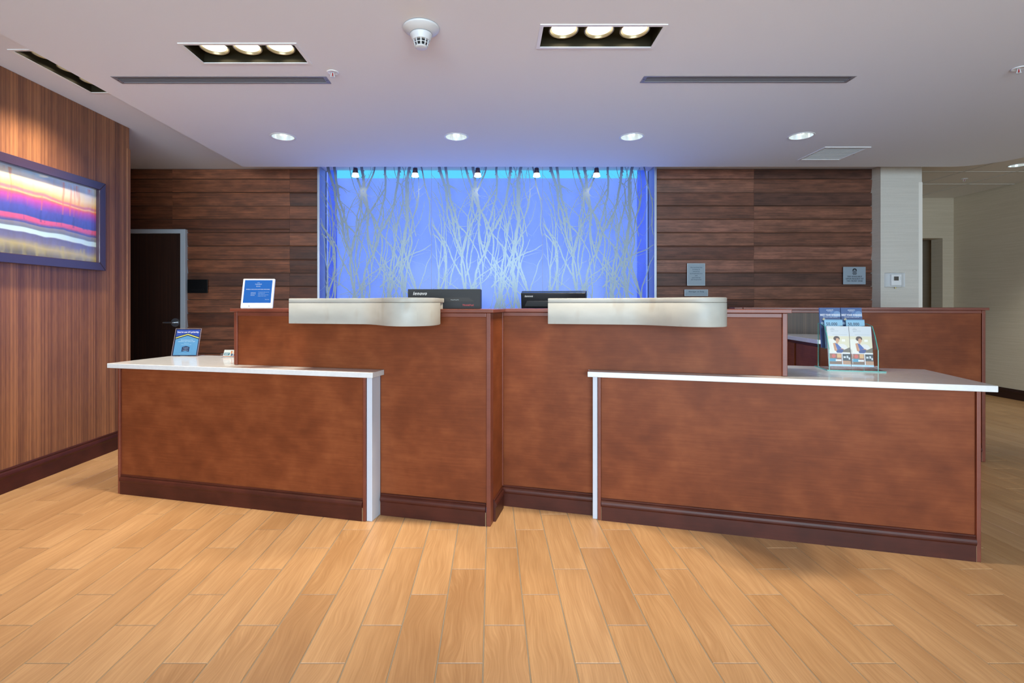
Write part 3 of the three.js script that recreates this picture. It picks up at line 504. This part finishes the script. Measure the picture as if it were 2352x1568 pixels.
// ---------------------------------------------------------------- picture on the left wall
{ const D0 = 2.72, D1 = 4.073, Y0 = 1.462, Y1 = 2.152, t = thing('framed_picture', 'framed abstract sunset painting under glass in a wide dark frame', 'picture', [WLX, 0, Z((D0 + D1) / 2)], Math.PI / 2);
  const w = (D1 - D0) / 2, fw = 0.062, fm = phy({ color: 0x3a2a3a, roughness: 0.28, clearcoat: 0.5, clearcoatRoughness: 0.15 });
  const prof = [[0, 0], [0.03, 0], [0.046, 0.006], [0.048, 0.012], [0.026, fw - 0.002], [0.022, fw], [0, fw]];
  const mitre = (len, h) => { const s = new THREE.Shape([[-len, 0], [len, 0], [len - h, h], [-len + h, h]].map(([a, b]) => new THREE.Vector2(a, b))); const g = new THREE.ExtrudeGeometry(s, { depth: 0.03, bevelEnabled: true, bevelSize: 0.004, bevelThickness: 0.006, bevelOffset: -0.004, bevelSegments: 2 }); return flat(g); };
  const H = (Y1 - Y0) / 2, cy = (Y0 + Y1) / 2;
  const put = (g, rot, x, y) => { g.rotateZ(rot); g.translate(x, y, 0.006); return projUV(g); };
  obj('frame_rail', put(mitre(w, fw), 0, 0, Y0), fm, t); obj('frame_rail', put(mitre(w, fw), Math.PI, 0, Y1), fm, t);
  obj('frame_rail', put(mitre(H, fw), Math.PI / 2, w, cy), fm, t); obj('frame_rail', put(mitre(H, fw), -Math.PI / 2, -w, cy), fm, t);
  const art = tex(1024, 512, (u, v) => {
    const n = fbm(u, v, 4, 2, 201, 4), n2 = fbm(u, v, 20, 4, 207, 3), y = v + (n - 0.5) * 0.10 - 0.03 * Math.sin(u * 5);
    const tr = Math.max(0, fbm(u + (n2 - 0.5) * 0.03, v, 60, 3, 211, 2) - 0.6) * 2.2;
    const bands = [[0, [120, 108, 60]], [0.10, [196, 178, 110]], [0.17, [128, 120, 140]], [0.235, [110, 104, 132]], [0.25, [214, 238, 236]], [0.30, [206, 236, 238]], [0.315, [120, 124, 130]], [0.36, [150, 140, 140]], [0.375, [72, 78, 150]], [0.41, [216, 84, 120]], [0.45, [226, 92, 132]], [0.465, [66, 74, 160]], [0.55, [84, 78, 170]], [0.6, [140, 70, 170]], [0.66, [202, 70, 160]], [0.69, [238, 110, 90]], [0.705, [250, 196, 120]], [0.73, [214, 120, 130]], [0.76, [244, 190, 110]], [0.82, [250, 226, 176]], [0.9, [238, 226, 206]], [0.94, [186, 196, 200]], [1.0, [214, 220, 214]]];
    let c = bands[bands.length - 1][1]; const yy = Math.max(0, Math.min(1, y));
    for (let i = 0; i + 1 < bands.length; i++) if (yy <= bands[i + 1][0]) { const f = (yy - bands[i][0]) / (bands[i + 1][0] - bands[i][0]); c = lerp3(bands[i][1], bands[i + 1][1], Math.max(0, Math.min(1, f))); break; }
    if (v > 0.42 && v < 0.97) c = lerp3(c, v > 0.56 ? [236, 130, 70] : [50, 50, 110], Math.min(0.6, tr));
    if (v < 0.17) c = lerp3(c, [206, 190, 90], Math.max(0, fbm(u, v, 40, 8, 221, 2) - 0.5) * 1.6);
    return c;
  }, 1, 1); art.wrapS = art.wrapT = THREE.ClampToEdgeWrapping;
  const g = sheet(2 * w - 2 * fw + 0.01, 2 * H - 2 * fw + 0.01); g.translate(0, cy, 0.012); obj('canvas', g, std(0xffffff, 0.7, { map: art }), t, 'abstract sunset over dark hills and a pale river');
  const gl = bx(-w + fw - 0.004, w - fw + 0.004, Y0 + fw - 0.004, Y1 - fw + 0.004, 0.018, 0.0195); obj('glass', gl, M.glass, t);
  obj('backboard', bx(-w + 0.01, w - 0.01, Y0 + 0.01, Y1 - 0.01, 0.001, 0.006), M.black, t); }

// ---------------------------------------------------------------- plaques and thermostat
function plaque(name, label, x0, x1, y0, y1, d, mat, draw, pw, ph, rough = 0.4) {
  const t = thing(name, label, 'sign', [(x0 + x1) / 2, (y0 + y1) / 2, Z(d)]);
  const w = x1 - x0, h = y1 - y0; obj('plate', bx(-w / 2, w / 2, -h / 2, h / 2, -0.004, 0.004, 0.0015), mat, t);
  if (draw) obj('lettering', sheet(w - 0.004, h - 0.004, 0.0048), print(canvasTex(pw, ph, draw), rough), t); return t;
}
const centre = (c, s, x, y, font, col) => { c.font = font; c.fillStyle = col; c.textAlign = 'center'; c.textBaseline = 'middle'; c.fillText(s, x, y); };
plaque('door_plaque', 'black rectangular plaque on the planks beside the walnut door', -3.368, -3.147, 1.321, 1.471, 5.684, M.black, (c, w, h) => { c.fillStyle = '#0b0a0b'; c.fillRect(0, 0, w, h); centre(c, 'EMPLOYEES ONLY', w / 2, h * 0.76, 'bold 20px sans-serif', '#2c2a2b'); }, 256, 174, 0.35);
plaque('wall_plaque', 'pale steel blue notice plaque with seven lines of text on the planks', 2.158, 2.357, 1.403, 1.65, 5.684, M.steel, (c, w, h) => {
  c.fillStyle = '#b4c6d2'; c.fillRect(0, 0, w, h); c.strokeStyle = '#dbe6ec'; c.lineWidth = 8; c.strokeRect(4, 4, w - 8, h - 8);
  ['This Fairfield Inn', '& Suites is', 'owned by', 'AJ Hospitality LLC', 'and', 'operated by', 'JSK Hospitality'].forEach((s, i) => centre(c, s, w / 2, h * (0.18 + i * 0.092), 'bold 27px sans-serif', '#5c7484')); }, 320, 400);
plaque('duty_plaque', 'pale plaque reading Manager on Duty above the stone shelf', 2.129, 2.39, 1.287, 1.361, 5.684, M.steel, (c, w, h) => {
  c.fillStyle = '#b8cbd8'; c.fillRect(0, 0, w, h); c.strokeStyle = '#e2ecf2'; c.lineWidth = 8; c.strokeRect(4, 4, w - 8, h - 8); c.strokeStyle = '#8fa6b4'; c.lineWidth = 4; c.strokeRect(24, h * 0.55, w - 48, h * 0.32); centre(c, 'Manager on Duty', w / 2, h * 0.31, 'bold 36px sans-serif', '#48606e'); }, 448, 128);
plaque('phone_plaque', 'pale blue plaque with a telephone symbol reading TDD available', 3.886, 4.132, 1.418, 1.611, 5.684, M.steel, (c, w, h) => {
  c.fillStyle = '#b2c4d4'; c.fillRect(0, 0, w, h); c.fillStyle = '#1a222c';
  c.beginPath(); c.arc(w / 2, 74, 46, Math.PI, 0); c.lineTo(w / 2 + 24, 74); c.arc(w / 2, 74, 20, 0, Math.PI, true); c.closePath(); c.fill();
  for (const [y, k] of [[80, 48], [101, 38], [122, 48], [143, 36]]) c.fillRect(w / 2 - k, y, 2 * k, 12);
  ['TDD AVAILABLE', 'UPON REQUEST AT', 'THE FRONT DESK'].forEach((s, i) => centre(c, s, w / 2, 196 + i * 46, '600 41px sans-serif', '#2b3a48')); }, 448, 352);
{ const t = thing('thermostat', 'white thermostat under a clear locking cover on the pillar', 'thermostat', [4.365, 1.46, Z(COLD)]);
  obj('cover_plate', bx(-0.1, 0.125, -0.074, 0.076, 0.0005, 0.004, 0.003), M.whitePlastic, t);
  obj('body', bx(-0.042, 0.068, -0.058, 0.06, 0.004, 0.03, 0.005), M.white, t);
  obj('display', bx(-0.018, 0.034, -0.006, 0.038, 0.03, 0.0312, 0.001), std(0x4c4a48, 0.3), t, 'dark grey display');
  for (const [x, n] of [[-0.034, 4], [0.048, 3]]) for (let i = 0; i < n; i++) obj('button', bx(x, x + 0.011, 0.028 - i * 0.012, 0.034 - i * 0.012, 0.03, 0.0318, 0.001), M.whitePlastic, t);
  const cov = [bx(-0.1, -0.097, -0.08, 0.078, 0.004, 0.045), bx(0.082, 0.085, -0.08, 0.078, 0.004, 0.045), bx(-0.097, 0.082, 0.075, 0.078, 0.004, 0.045), bx(-0.097, 0.082, -0.08, -0.077, 0.004, 0.045), bx(-0.097, 0.082, -0.077, 0.075, 0.042, 0.045)];
  obj('clear_cover', cov, M.clear, t);
  obj('cover_lock', [cyl(0.007, 0.007, 0.012, 0.0, -0.086, 0.03, 14)], std(0xa89a5c, 0.3, { metalness: 0.7 }), t, 'small brass lock'); }

// ---------------------------------------------------------------- things on the desk
const onDesk = (A, turn, s, back) => { const c = Math.cos(-turn), q = Math.sin(-turn); return [A[0] + s * c + back * q, A[2] + s * q - back * c]; };   // along s, back behind the front
{ // tablet style display frame on the cap
  const [x, z] = [-1.374, -3.0]; const t = thing('display_frame', 'white framed digital display showing a blue check-in screen', 'display', [-1.37, HIGH, -2.985], 4 * R);
  const W = 0.182, H = 0.182, lean = new THREE.Group(); lean.name = 'display_body'; lean.rotation.x = -14 * R; lean.position.y = 0.001; t.add(lean);
  obj('bezel', bx(-W / 2, W / 2, 0.003, H, -0.016, 0, 0.005), std(0xc6cad0, 0.35), lean);
  const scr = canvasTex(512, 448, (c, w, h) => { c.fillStyle = '#1f6fd0'; c.fillRect(0, 0, w, h);
    c.strokeStyle = '#bcd6f4'; c.lineWidth = 5; c.beginPath(); c.moveTo(w / 2 - 26, 60); c.lineTo(w / 2, 48); c.lineTo(w / 2 + 26, 60); c.stroke();
    centre(c, 'Fairfield', w / 2, 82, '30px serif', '#d6e6fa'); centre(c, 'INN & SUITES', w / 2, 106, '13px sans-serif', '#b8d2f2'); centre(c, 'Marriott', w / 2, 127, 'bold 18px serif', '#e8f1fc');
    centre(c, 'MOBILE CHECK-IN & KEY NOW AVAILABLE', w / 2, 184, 'bold 22px sans-serif', '#dbe9fb');
    c.textAlign = 'left'; c.fillStyle = '#cfe2f8'; c.font = 'bold 16px sans-serif'; ['DOWNLOAD', 'OUR APP TO', 'CHECK IN'].forEach((s, i) => c.fillText(s, 128, 250 + i * 26));
    c.font = '16px sans-serif'; ['The welcome with your key', 'starts before you', 'arrive, check in on the way', 'and go to your room.'].forEach((s, i) => c.fillText(s, 266, 238 + i * 26));
    centre(c, 'Marriott', w * 0.86, 382, 'bold 18px serif', '#bfd8f5'); });
  obj('screen', sheet(0.158, 0.138, 0.0006).translate(0, 0.104, 0), std(0x8c8c8c, 0.14, { map: scr, emissive: 0xffffff, emissiveMap: scr, emissiveIntensity: 0.28 }), lean, 'blue glowing screen');
  obj('sensor', cyl(0.0025, 0.0025, 0.001, -0.03, 0, 0, 12).rotateX(Math.PI / 2).translate(-0.012, 0.016, 0.0005), M.black, lean);
  obj('easel_leg', bx(-0.03, 0.03, 0.0005, 0.1, -0.004, 0, 0.001).rotateX(16 * R).translate(0, 0, -0.062), M.whitePlastic, t);
}
{ // product carton on the cap
  const [x, z] = onDesk(AL, TL_, 1.995, 0.24), t = thing('product_box', 'flat black cardboard product box with white and red print on the desk cap', 'box', [-0.274, HIGH, -3.02], -3 * R);
  const W = 0.42, H = 0.114; obj('carton', bx(-W / 2, W / 2, 0.0005, H, -0.06, 0.06, 0.002), std(0x0a0e13, 0.6, {}), t);
  obj('print', sheet(W - 0.004, H - 0.004, 0.0608).translate(0, H / 2, 0), print(canvasTex(1024, 272, (c, w, h) => { c.fillStyle = '#0e141b'; c.fillRect(0, 0, w, h); c.fillStyle = '#f2f4f6'; c.font = 'italic bold 62px sans-serif'; c.fillText('lenovo', 66, 80);
    c.fillStyle = '#2a2a28'; c.beginPath(); c.moveTo(300, 120); c.lineTo(870, 116); c.lineTo(940, 166); c.lineTo(300, 168); c.fill(); c.fillStyle = '#1b1b1a'; c.fillRect(300, 166, 640, 12); c.fillStyle = '#d8e4e8'; for (let i = 0; i < 8; i++) c.fillRect(610 + i * 15, 144 + (i % 3) * 2, 9, 6);
    c.fillStyle = '#c23a40'; c.font = 'bold 36px sans-serif'; c.fillText('ThinkPad', 776, 236); }), 0.65), t, 'white brand lettering, picture of a dock, red lettering');
}
{ // monitor seen from behind
  const t = thing('monitor', 'black computer monitor seen from behind over the desk cap', 'monitor', [0.44, 0.75, -3.64], -13 * R);
  obj('stand_base', bx(-0.12, 0.12, 0.0005, 0.014, -0.1, 0.08, 0.006), M.blackGloss, t); obj('stand_neck', bx(-0.03, 0.03, 0.014, 0.3, -0.03, 0.0, 0.006), M.blackGloss, t);
  const hd = new THREE.Group(); hd.name = 'display_head'; hd.position.set(0, 0.18, -0.02); hd.rotation.x = 9 * R; t.add(hd);
  obj('back_shell', bx(-0.225, 0.225, 0.06, 0.36, -0.05, -0.006, 0.006).translate(0, 0, 0.05), M.blackGloss, hd);
  obj('screen_bezel', bx(-0.228, 0.228, 0.057, 0.363, -0.032, -0.008, 0.003), std(0x0b0d10, 0.3), hd);
  obj('handle_recess', (() => { const s = new THREE.Shape([[-0.2, 0], [0.2, 0], [0.182, 0.036], [-0.182, 0.036]].map(([a, b]) => new THREE.Vector2(a, b))); const g = new THREE.ExtrudeGeometry(s, { depth: 0.004, bevelEnabled: true, bevelSize: 0.002, bevelThickness: 0.002, bevelSegments: 1 }); g.translate(0, 0.264, 0.043); return flat(g); })(), std(0x23262a, 0.35), hd);
  obj('brand_print', sheet(0.075, 0.018).translate(-0.165, 0.336, 0.0448), print(canvasTex(256, 64, (c, w, h) => { c.fillStyle = '#111317'; c.fillRect(0, 0, w, h); c.fillStyle = '#eef0f2'; c.font = 'italic bold 62px sans-serif'; c.fillText('lenovo', 10, 54); }), 0.3), hd, 'white brand lettering');
}
{ // acrylic sign on the left worktop
  const D = 3.745, t = thing('counter_sign', 'blue priority sign in a leaning clear acrylic holder', 'sign', [-2.207, LOW, Z(D - 0.06)], 2 * R);
  const W = 0.172, H = 0.196, lean = new THREE.Group(); lean.name = 'leaning_sheet'; lean.rotation.x = -17 * R; lean.position.set(0, 0.004, 0); t.add(lean);
  obj('acrylic_sheet', bx(-W / 2 - 0.004, W / 2 + 0.004, 0, H + 0.004, 0.0, 0.003), M.clear, lean);
  const fr = std(0x8a7f82, 0.3); obj('acrylic_edge', [bx(-W / 2 - 0.0055, -W / 2 - 0.004, 0, H + 0.005, -0.003, 0.003), bx(W / 2 + 0.004, W / 2 + 0.0055, 0, H + 0.005, -0.003, 0.003), bx(-W / 2 - 0.005, W / 2 + 0.005, H + 0.004, H + 0.0055, -0.003, 0.003)], fr, lean);
  obj('paper_insert', sheet(W, H, -0.0008).translate(0, H / 2 + 0.001, 0), print(canvasTex(512, 584, (c, w, h) => {
    c.fillStyle = '#0e2a52'; c.fillRect(0, 0, w, h); c.fillStyle = '#274fae'; c.beginPath(); c.moveTo(12, 12); c.lineTo(w - 12, 12); c.lineTo(w - 12, 172); c.lineTo(w / 2, 92); c.lineTo(12, 172); c.fill();
    c.strokeStyle = '#dfe072'; c.lineWidth = 20; c.beginPath(); c.moveTo(12, 196); c.lineTo(w / 2, 116); c.lineTo(w - 12, 196); c.stroke();
    c.fillStyle = '#5a9ccc'; c.beginPath(); c.moveTo(14, 226); c.lineTo(w / 2, 146); c.lineTo(w - 14, 226); c.lineTo(w - 14, h - 12); c.lineTo(14, h - 12); c.fill();
    centre(c, "You're our #1 priority.", w / 2, 66, 'bold 44px sans-serif', '#ffffff'); centre(c, "We promise you'll be", w / 2, 242, '27px sans-serif', '#cfe3f2'); centre(c, "satisfied or we'll make it right.", w / 2, 272, '27px sans-serif', '#cfe3f2'); centre(c, "That's our", w / 2, 314, '24px sans-serif', '#b2d2ea'); centre(c, 'commitment to you.', w / 2, 342, '24px sans-serif', '#b2d2ea');
    c.fillStyle = '#15305c'; c.beginPath(); c.moveTo(w / 2 - 80, 396); c.lineTo(w / 2, 374); c.lineTo(w / 2 + 80, 396); c.lineTo(w / 2 + 80, 500); c.lineTo(w / 2, 480); c.lineTo(w / 2 - 80, 500); c.fill();
    centre(c, 'Fairfield', w / 2, 416, 'bold 25px serif', '#b8d4ee'); centre(c, '100%', w / 2, 440, '20px sans-serif', '#8fb4d8'); centre(c, 'GUARANTEE', w / 2, 463, 'bold 20px sans-serif', '#b8d4ee'); c.fillStyle = '#8fc0e2'; c.fillRect(130, 545, w - 260, 5); }), 0.35), lean, 'blue printed paper');
  obj('acrylic_foot', bx(-W / 2 - 0.005, W / 2 + 0.005, 0.0005, 0.0035, -0.1, 0.006), M.clear, t);
}
{ // card holder half hidden by the desk end
  const [x, z] = [-1.782, -3.63], t = thing('card_holder', 'small clear holder of business cards on the worktop beside the desk end', 'card holder', [-1.835, LOW, -3.6], -4 * R);
  obj('holder', [bx(-0.05, 0.05, 0.0005, 0.003, -0.035, 0.03), bx(-0.05, 0.05, 0.003, 0.02, 0.027, 0.03), bx(-0.053, -0.05, 0.0005, 0.03, -0.03, 0.03), bx(0.05, 0.053, 0.0005, 0.03, -0.03, 0.03)], M.clear, t);
  const c = thing('business_card', 'stack of picture business cards in the small clear holder', 'cards', [-1.835, LOW, -3.6], -4 * R);
  const g = bx(-0.046, 0.046, 0, 0.053, -0.012, 0.0, 0.0005); g.rotateX(-24 * R); g.translate(0, 0.0045, 0.012); obj('card_stack', projUV(g), std(0xdfe4e4, 0.5), c);
  const pr = sheet(0.092, 0.052, 0.0006).translate(0, 0.027, 0); pr.rotateX(-24 * R); pr.translate(0, 0.0045, 0.012);
  obj('card_print', pr, print(canvasTex(256, 150, (c2, w, h) => { c2.fillStyle = '#cfd8d4'; c2.fillRect(0, 0, w, h); c2.fillStyle = '#2f6f86'; c2.fillRect(14, 60, 110, 56); c2.fillStyle = '#e8f0f2'; c2.fillRect(26, 74, 80, 8); c2.fillRect(26, 92, 66, 8); c2.fillStyle = '#c8865c'; c2.fillRect(140, 20, 34, 60); c2.fillStyle = '#41597c'; c2.fillRect(152, 80, 40, 50); c2.fillStyle = '#e0b48c'; c2.fillRect(196, 26, 34, 50); c2.fillStyle = '#3a3a78'; c2.fillRect(206, 84, 36, 46); c2.fillStyle = '#b06a44'; c2.fillRect(0, 134, w, 16); }), 0.4), c);
}
{ // brochure holder and brochures
  const base = onDesk(AR, TR_, 1.345, 0.365);
  const at = [base[0], LOW, base[1]];
  const t = thing('brochure_holder', 'clear green edged two tier brochure holder on the white worktop', 'brochure holder', at, TR_);
  const W = 0.24;
  // own axes: x along, -z behind; z = 0 is the front edge of the base
  const bl = -W / 2 - 0.012, br = W / 2 + 0.03;
  obj('base_plate', bx(bl, br, 0.0005, 0.006, -0.21, 0.0), M.clear, t);
  obj('base_edge', [bx(bl, br, 0.0006, 0.0059, 0.0, 0.0012), bx(bl - 0.0012, bl, 0.0006, 0.0059, -0.21, 0.0012), bx(br, br + 0.0012, 0.0006, 0.0059, -0.21, 0.0012)], M.edge, t, 'teal polished edge of the clear base');
  const sidePoly = [[0, 0.006], [-0.001, 0.12], [-0.04, 0.2], [-0.075, 0.25], [-0.15, 0.262], [-0.185, 0.262], [-0.185, 0.006]];
  const extr = (pts, d) => { const sh = new THREE.Shape(pts.map(([z, y]) => new THREE.Vector2(-z, y))); const g = new THREE.ExtrudeGeometry(sh, { depth: d, bevelEnabled: false }); g.rotateY(Math.PI / 2); return flat(g); };
  const inward = sidePoly.map(([z, y]) => { const dz = -0.09 - z, dy = 0.12 - y, l = Math.hypot(dz, dy); return [z + dz / l * 0.0026, y + dy / l * 0.0026]; });
  for (const x of [-W / 2, W / 2 - 0.0035]) {
    const g = extr(inward, 0.003); g.translate(x, 0, -0.012); const p = obj('side_panel', g, M.clear, t);
    const e = extr([...sidePoly, ...inward.slice().reverse()], 0.0036); e.translate(x - 0.0003, 0, -0.012); obj('side_edge', e, M.edge, p, 'teal polished edge');
  }
  obj('divider', bx(-0.0015, 0.0015, 0.006, 0.12, -0.05, -0.012).translate(-0.004, 0, 0), M.clear, t);
  const tilt = (g, z) => { g.rotateX(-10 * R); g.translate(0, 0.008, z); return g; };
  obj('front_lip', tilt(bx(-W / 2 + 0.004, W / 2 - 0.004, 0, 0.026, 0, 0.003), -0.008), M.clear, t);
  obj('tier_plate', bx(-W / 2 + 0.004, W / 2 - 0.004, 0.116, 0.1195, -0.19, -0.1), M.clear, t);
  obj('tier_edge', bx(-W / 2 + 0.004, W / 2 - 0.004, 0.1162, 0.1193, -0.1, -0.099), M.edge, t);
  const B = (name, label, group, x, y, z, w, h, th, tx, mat, lean = -10) => {
    const b = thing(name, label, 'brochure', at, TR_, group), g = bx(-w / 2, w / 2, 0, h, -th, 0), p = sheet(w, h, 0.0006).translate(0, h / 2, 0);
    for (const q of [g, p]) { q.rotateX(lean * R); q.translate(x, y, z); }
    obj('pages', g, mat, b); obj('cover', p, tx, b);
  };
  const front = print(canvasTex(384, 720, (c, w, h) => {
    c.fillStyle = '#d9dfe4'; c.fillRect(0, 0, w, h); c.strokeStyle = '#7d838c'; c.lineWidth = 4; c.beginPath(); c.moveTo(70, 44); c.lineTo(92, 34); c.lineTo(114, 44); c.stroke(); centre(c, 'Fairfield', 92, 58, '20px serif', '#6f7680'); c.fillStyle = '#a2a8b0'; c.fillRect(62, 84, 140, 4); c.fillRect(62, 96, 50, 4); c.fillRect(90, 150, 260, 4);
    c.fillStyle = '#e6dfc0'; c.fillRect(0, 180, w, 300); c.fillStyle = '#f2efe2'; c.beginPath(); c.arc(40, 400, 170, 0, 7); c.fill(); c.fillStyle = '#fbf8ee'; c.fillRect(250, 236, 60, 40);
    c.fillStyle = '#e9e7e2'; c.beginPath(); c.arc(250, 420, 100, 0, 7); c.fill();
    c.fillStyle = '#4a2e20'; c.beginPath(); c.ellipse(160, 224, 56, 44, 0, 0, 7); c.fill(); c.fillStyle = '#d8a47c'; c.beginPath(); c.ellipse(172, 256, 34, 40, 0, 0, 7); c.fill(); c.fillRect(146, 280, 34, 40); c.fillStyle = '#4a2e20'; c.fillRect(122, 206, 26, 50);
    c.fillStyle = '#c98f66'; c.beginPath(); c.moveTo(90, 310); c.lineTo(140, 300); c.lineTo(150, 420); c.lineTo(250, 400); c.lineTo(290, 420); c.lineTo(170, 470); c.lineTo(110, 440); c.fill();
    c.fillStyle = '#3c5ca8'; c.beginPath(); c.moveTo(128, 306); c.lineTo(170, 320); c.lineTo(240, 400); c.lineTo(160, 430); c.fill(); c.fillStyle = '#2c4288'; c.beginPath(); c.ellipse(210, 450, 70, 34, -0.2, 0, 7); c.fill();
    c.fillStyle = '#6f6450'; c.beginPath(); c.moveTo(270, 430); c.lineTo(w, 380); c.lineTo(w, 470); c.lineTo(250, 470); c.fill(); c.fillStyle = '#e4e6e6'; c.fillRect(0, 480, w, 16);
    c.fillStyle = '#9a6040'; c.fillRect(0, 496, 230, 190); c.fillStyle = '#e0b070'; c.fillRect(150, 500, 70, 70); c.fillStyle = '#d85a48'; c.beginPath(); c.arc(90, 540, 34, 0, 7); c.fill(); c.fillStyle = '#3f94b4'; c.fillRect(10, 584, 130, 54); c.fillStyle = '#e8ecee'; c.fillRect(120, 600, 100, 30); c.fillStyle = '#7a5838'; c.fillRect(0, 640, 230, 46);
    c.fillStyle = '#20262a'; c.fillRect(246, 500, 138, 120); c.fillStyle = '#cfd6d8'; c.fillRect(262, 540, 40, 34); c.fillRect(316, 530, 30, 44); c.fillRect(350, 560, 26, 40); c.fillStyle = '#b98a62'; c.fillRect(246, 620, 138, 66); c.fillStyle = '#8ec2de'; c.fillRect(0, 690, w, 30); }), 0.3);
  const backC = print(canvasTex(320, 640, (c, w, h) => { c.fillStyle = '#345a96'; c.fillRect(0, 0, w, h); c.fillStyle = '#4672ae'; c.beginPath(); c.arc(220, 120, 70, 0, 7); c.fill(); c.fillStyle = '#6c94c4'; c.beginPath(); c.arc(270, 110, 56, 0, 7); c.fill(); c.fillStyle = '#27437a'; c.fillRect(0, 150, w, 60); c.fillStyle = '#86b2da'; c.beginPath(); c.arc(250, 260, 60, 0, 7); c.fill(); c.fillStyle = '#d8c89c'; c.beginPath(); c.arc(60, 190, 20, 0, 7); c.fill(); c.fillStyle = '#a9c4e2'; c.beginPath(); c.arc(34, 250, 22, 0, 7); c.fill();
    centre(c, 'MARRIOTT', w / 2, 40, 'bold 22px sans-serif', '#e4ecf6'); centre(c, 'REWARDS', w / 2, 62, '18px sans-serif', '#c4d4ea'); c.save(); c.translate(w / 2, 118); c.scale(0.72, 1); centre(c, '{MEET YOUR REWARDS}', 0, 0, 'bold 42px sans-serif', '#ffffff'); c.restore(); centre(c, 'MANY WAYS TO ENJOY YOUR STAY', w / 2, 152, 'bold 14px sans-serif', '#e4ecf6'); }), 0.3);
  const mid = print(canvasTex(280, 400, (c, w, h) => { c.fillStyle = '#8ec4e4'; c.fillRect(0, 0, w, h); c.fillStyle = '#74b0d6'; c.fillRect(0, 0, w, 14); centre(c, '50,000', 112, 62, 'bold 58px sans-serif', '#163254'); c.fillStyle = '#4c7ea4'; c.fillRect(30, 98, 160, 6); c.fillRect(30, 114, 120, 5); c.fillStyle = '#5d6a40'; c.beginPath(); c.moveTo(170, 150); c.lineTo(230, 92); c.lineTo(280, 84); c.lineTo(280, 150); c.fill(); }), 0.3);
  const white = std(0xe4e6e8, 0.5), blueP = std(0x3d5f98, 0.5), skyP = std(0x7fb4d8, 0.5);
  [-0.062, 0.048].forEach((x, i) => {
    const side2 = ['stack next to the wooden desk end', 'stack on the side of the pillar'][i];
    B('brochure', 'white brochure with a seated woman, ' + side2, 'brochures in the clear holder', x, 0.026, -0.022, 0.107, 0.226, 0.012, front, white);
    B('reward_leaflet', 'light blue leaflet reading 50,000, ' + side2, 'brochures in the clear holder', x + 0.002, 0.121, -0.104, 0.092, 0.166, 0.008, mid, skyP);
    B('reward_brochure', 'dark blue brochure reading meet your rewards, ' + side2, 'brochures in the clear holder', x - 0.004, 0.121, -0.132, 0.106, 0.236, 0.014, backC, blueP);
  });
}

for (const o of scene.children) if (o.isLight) o.castShadow = !o.isRectAreaLight;
renderer.render(scene, camera);
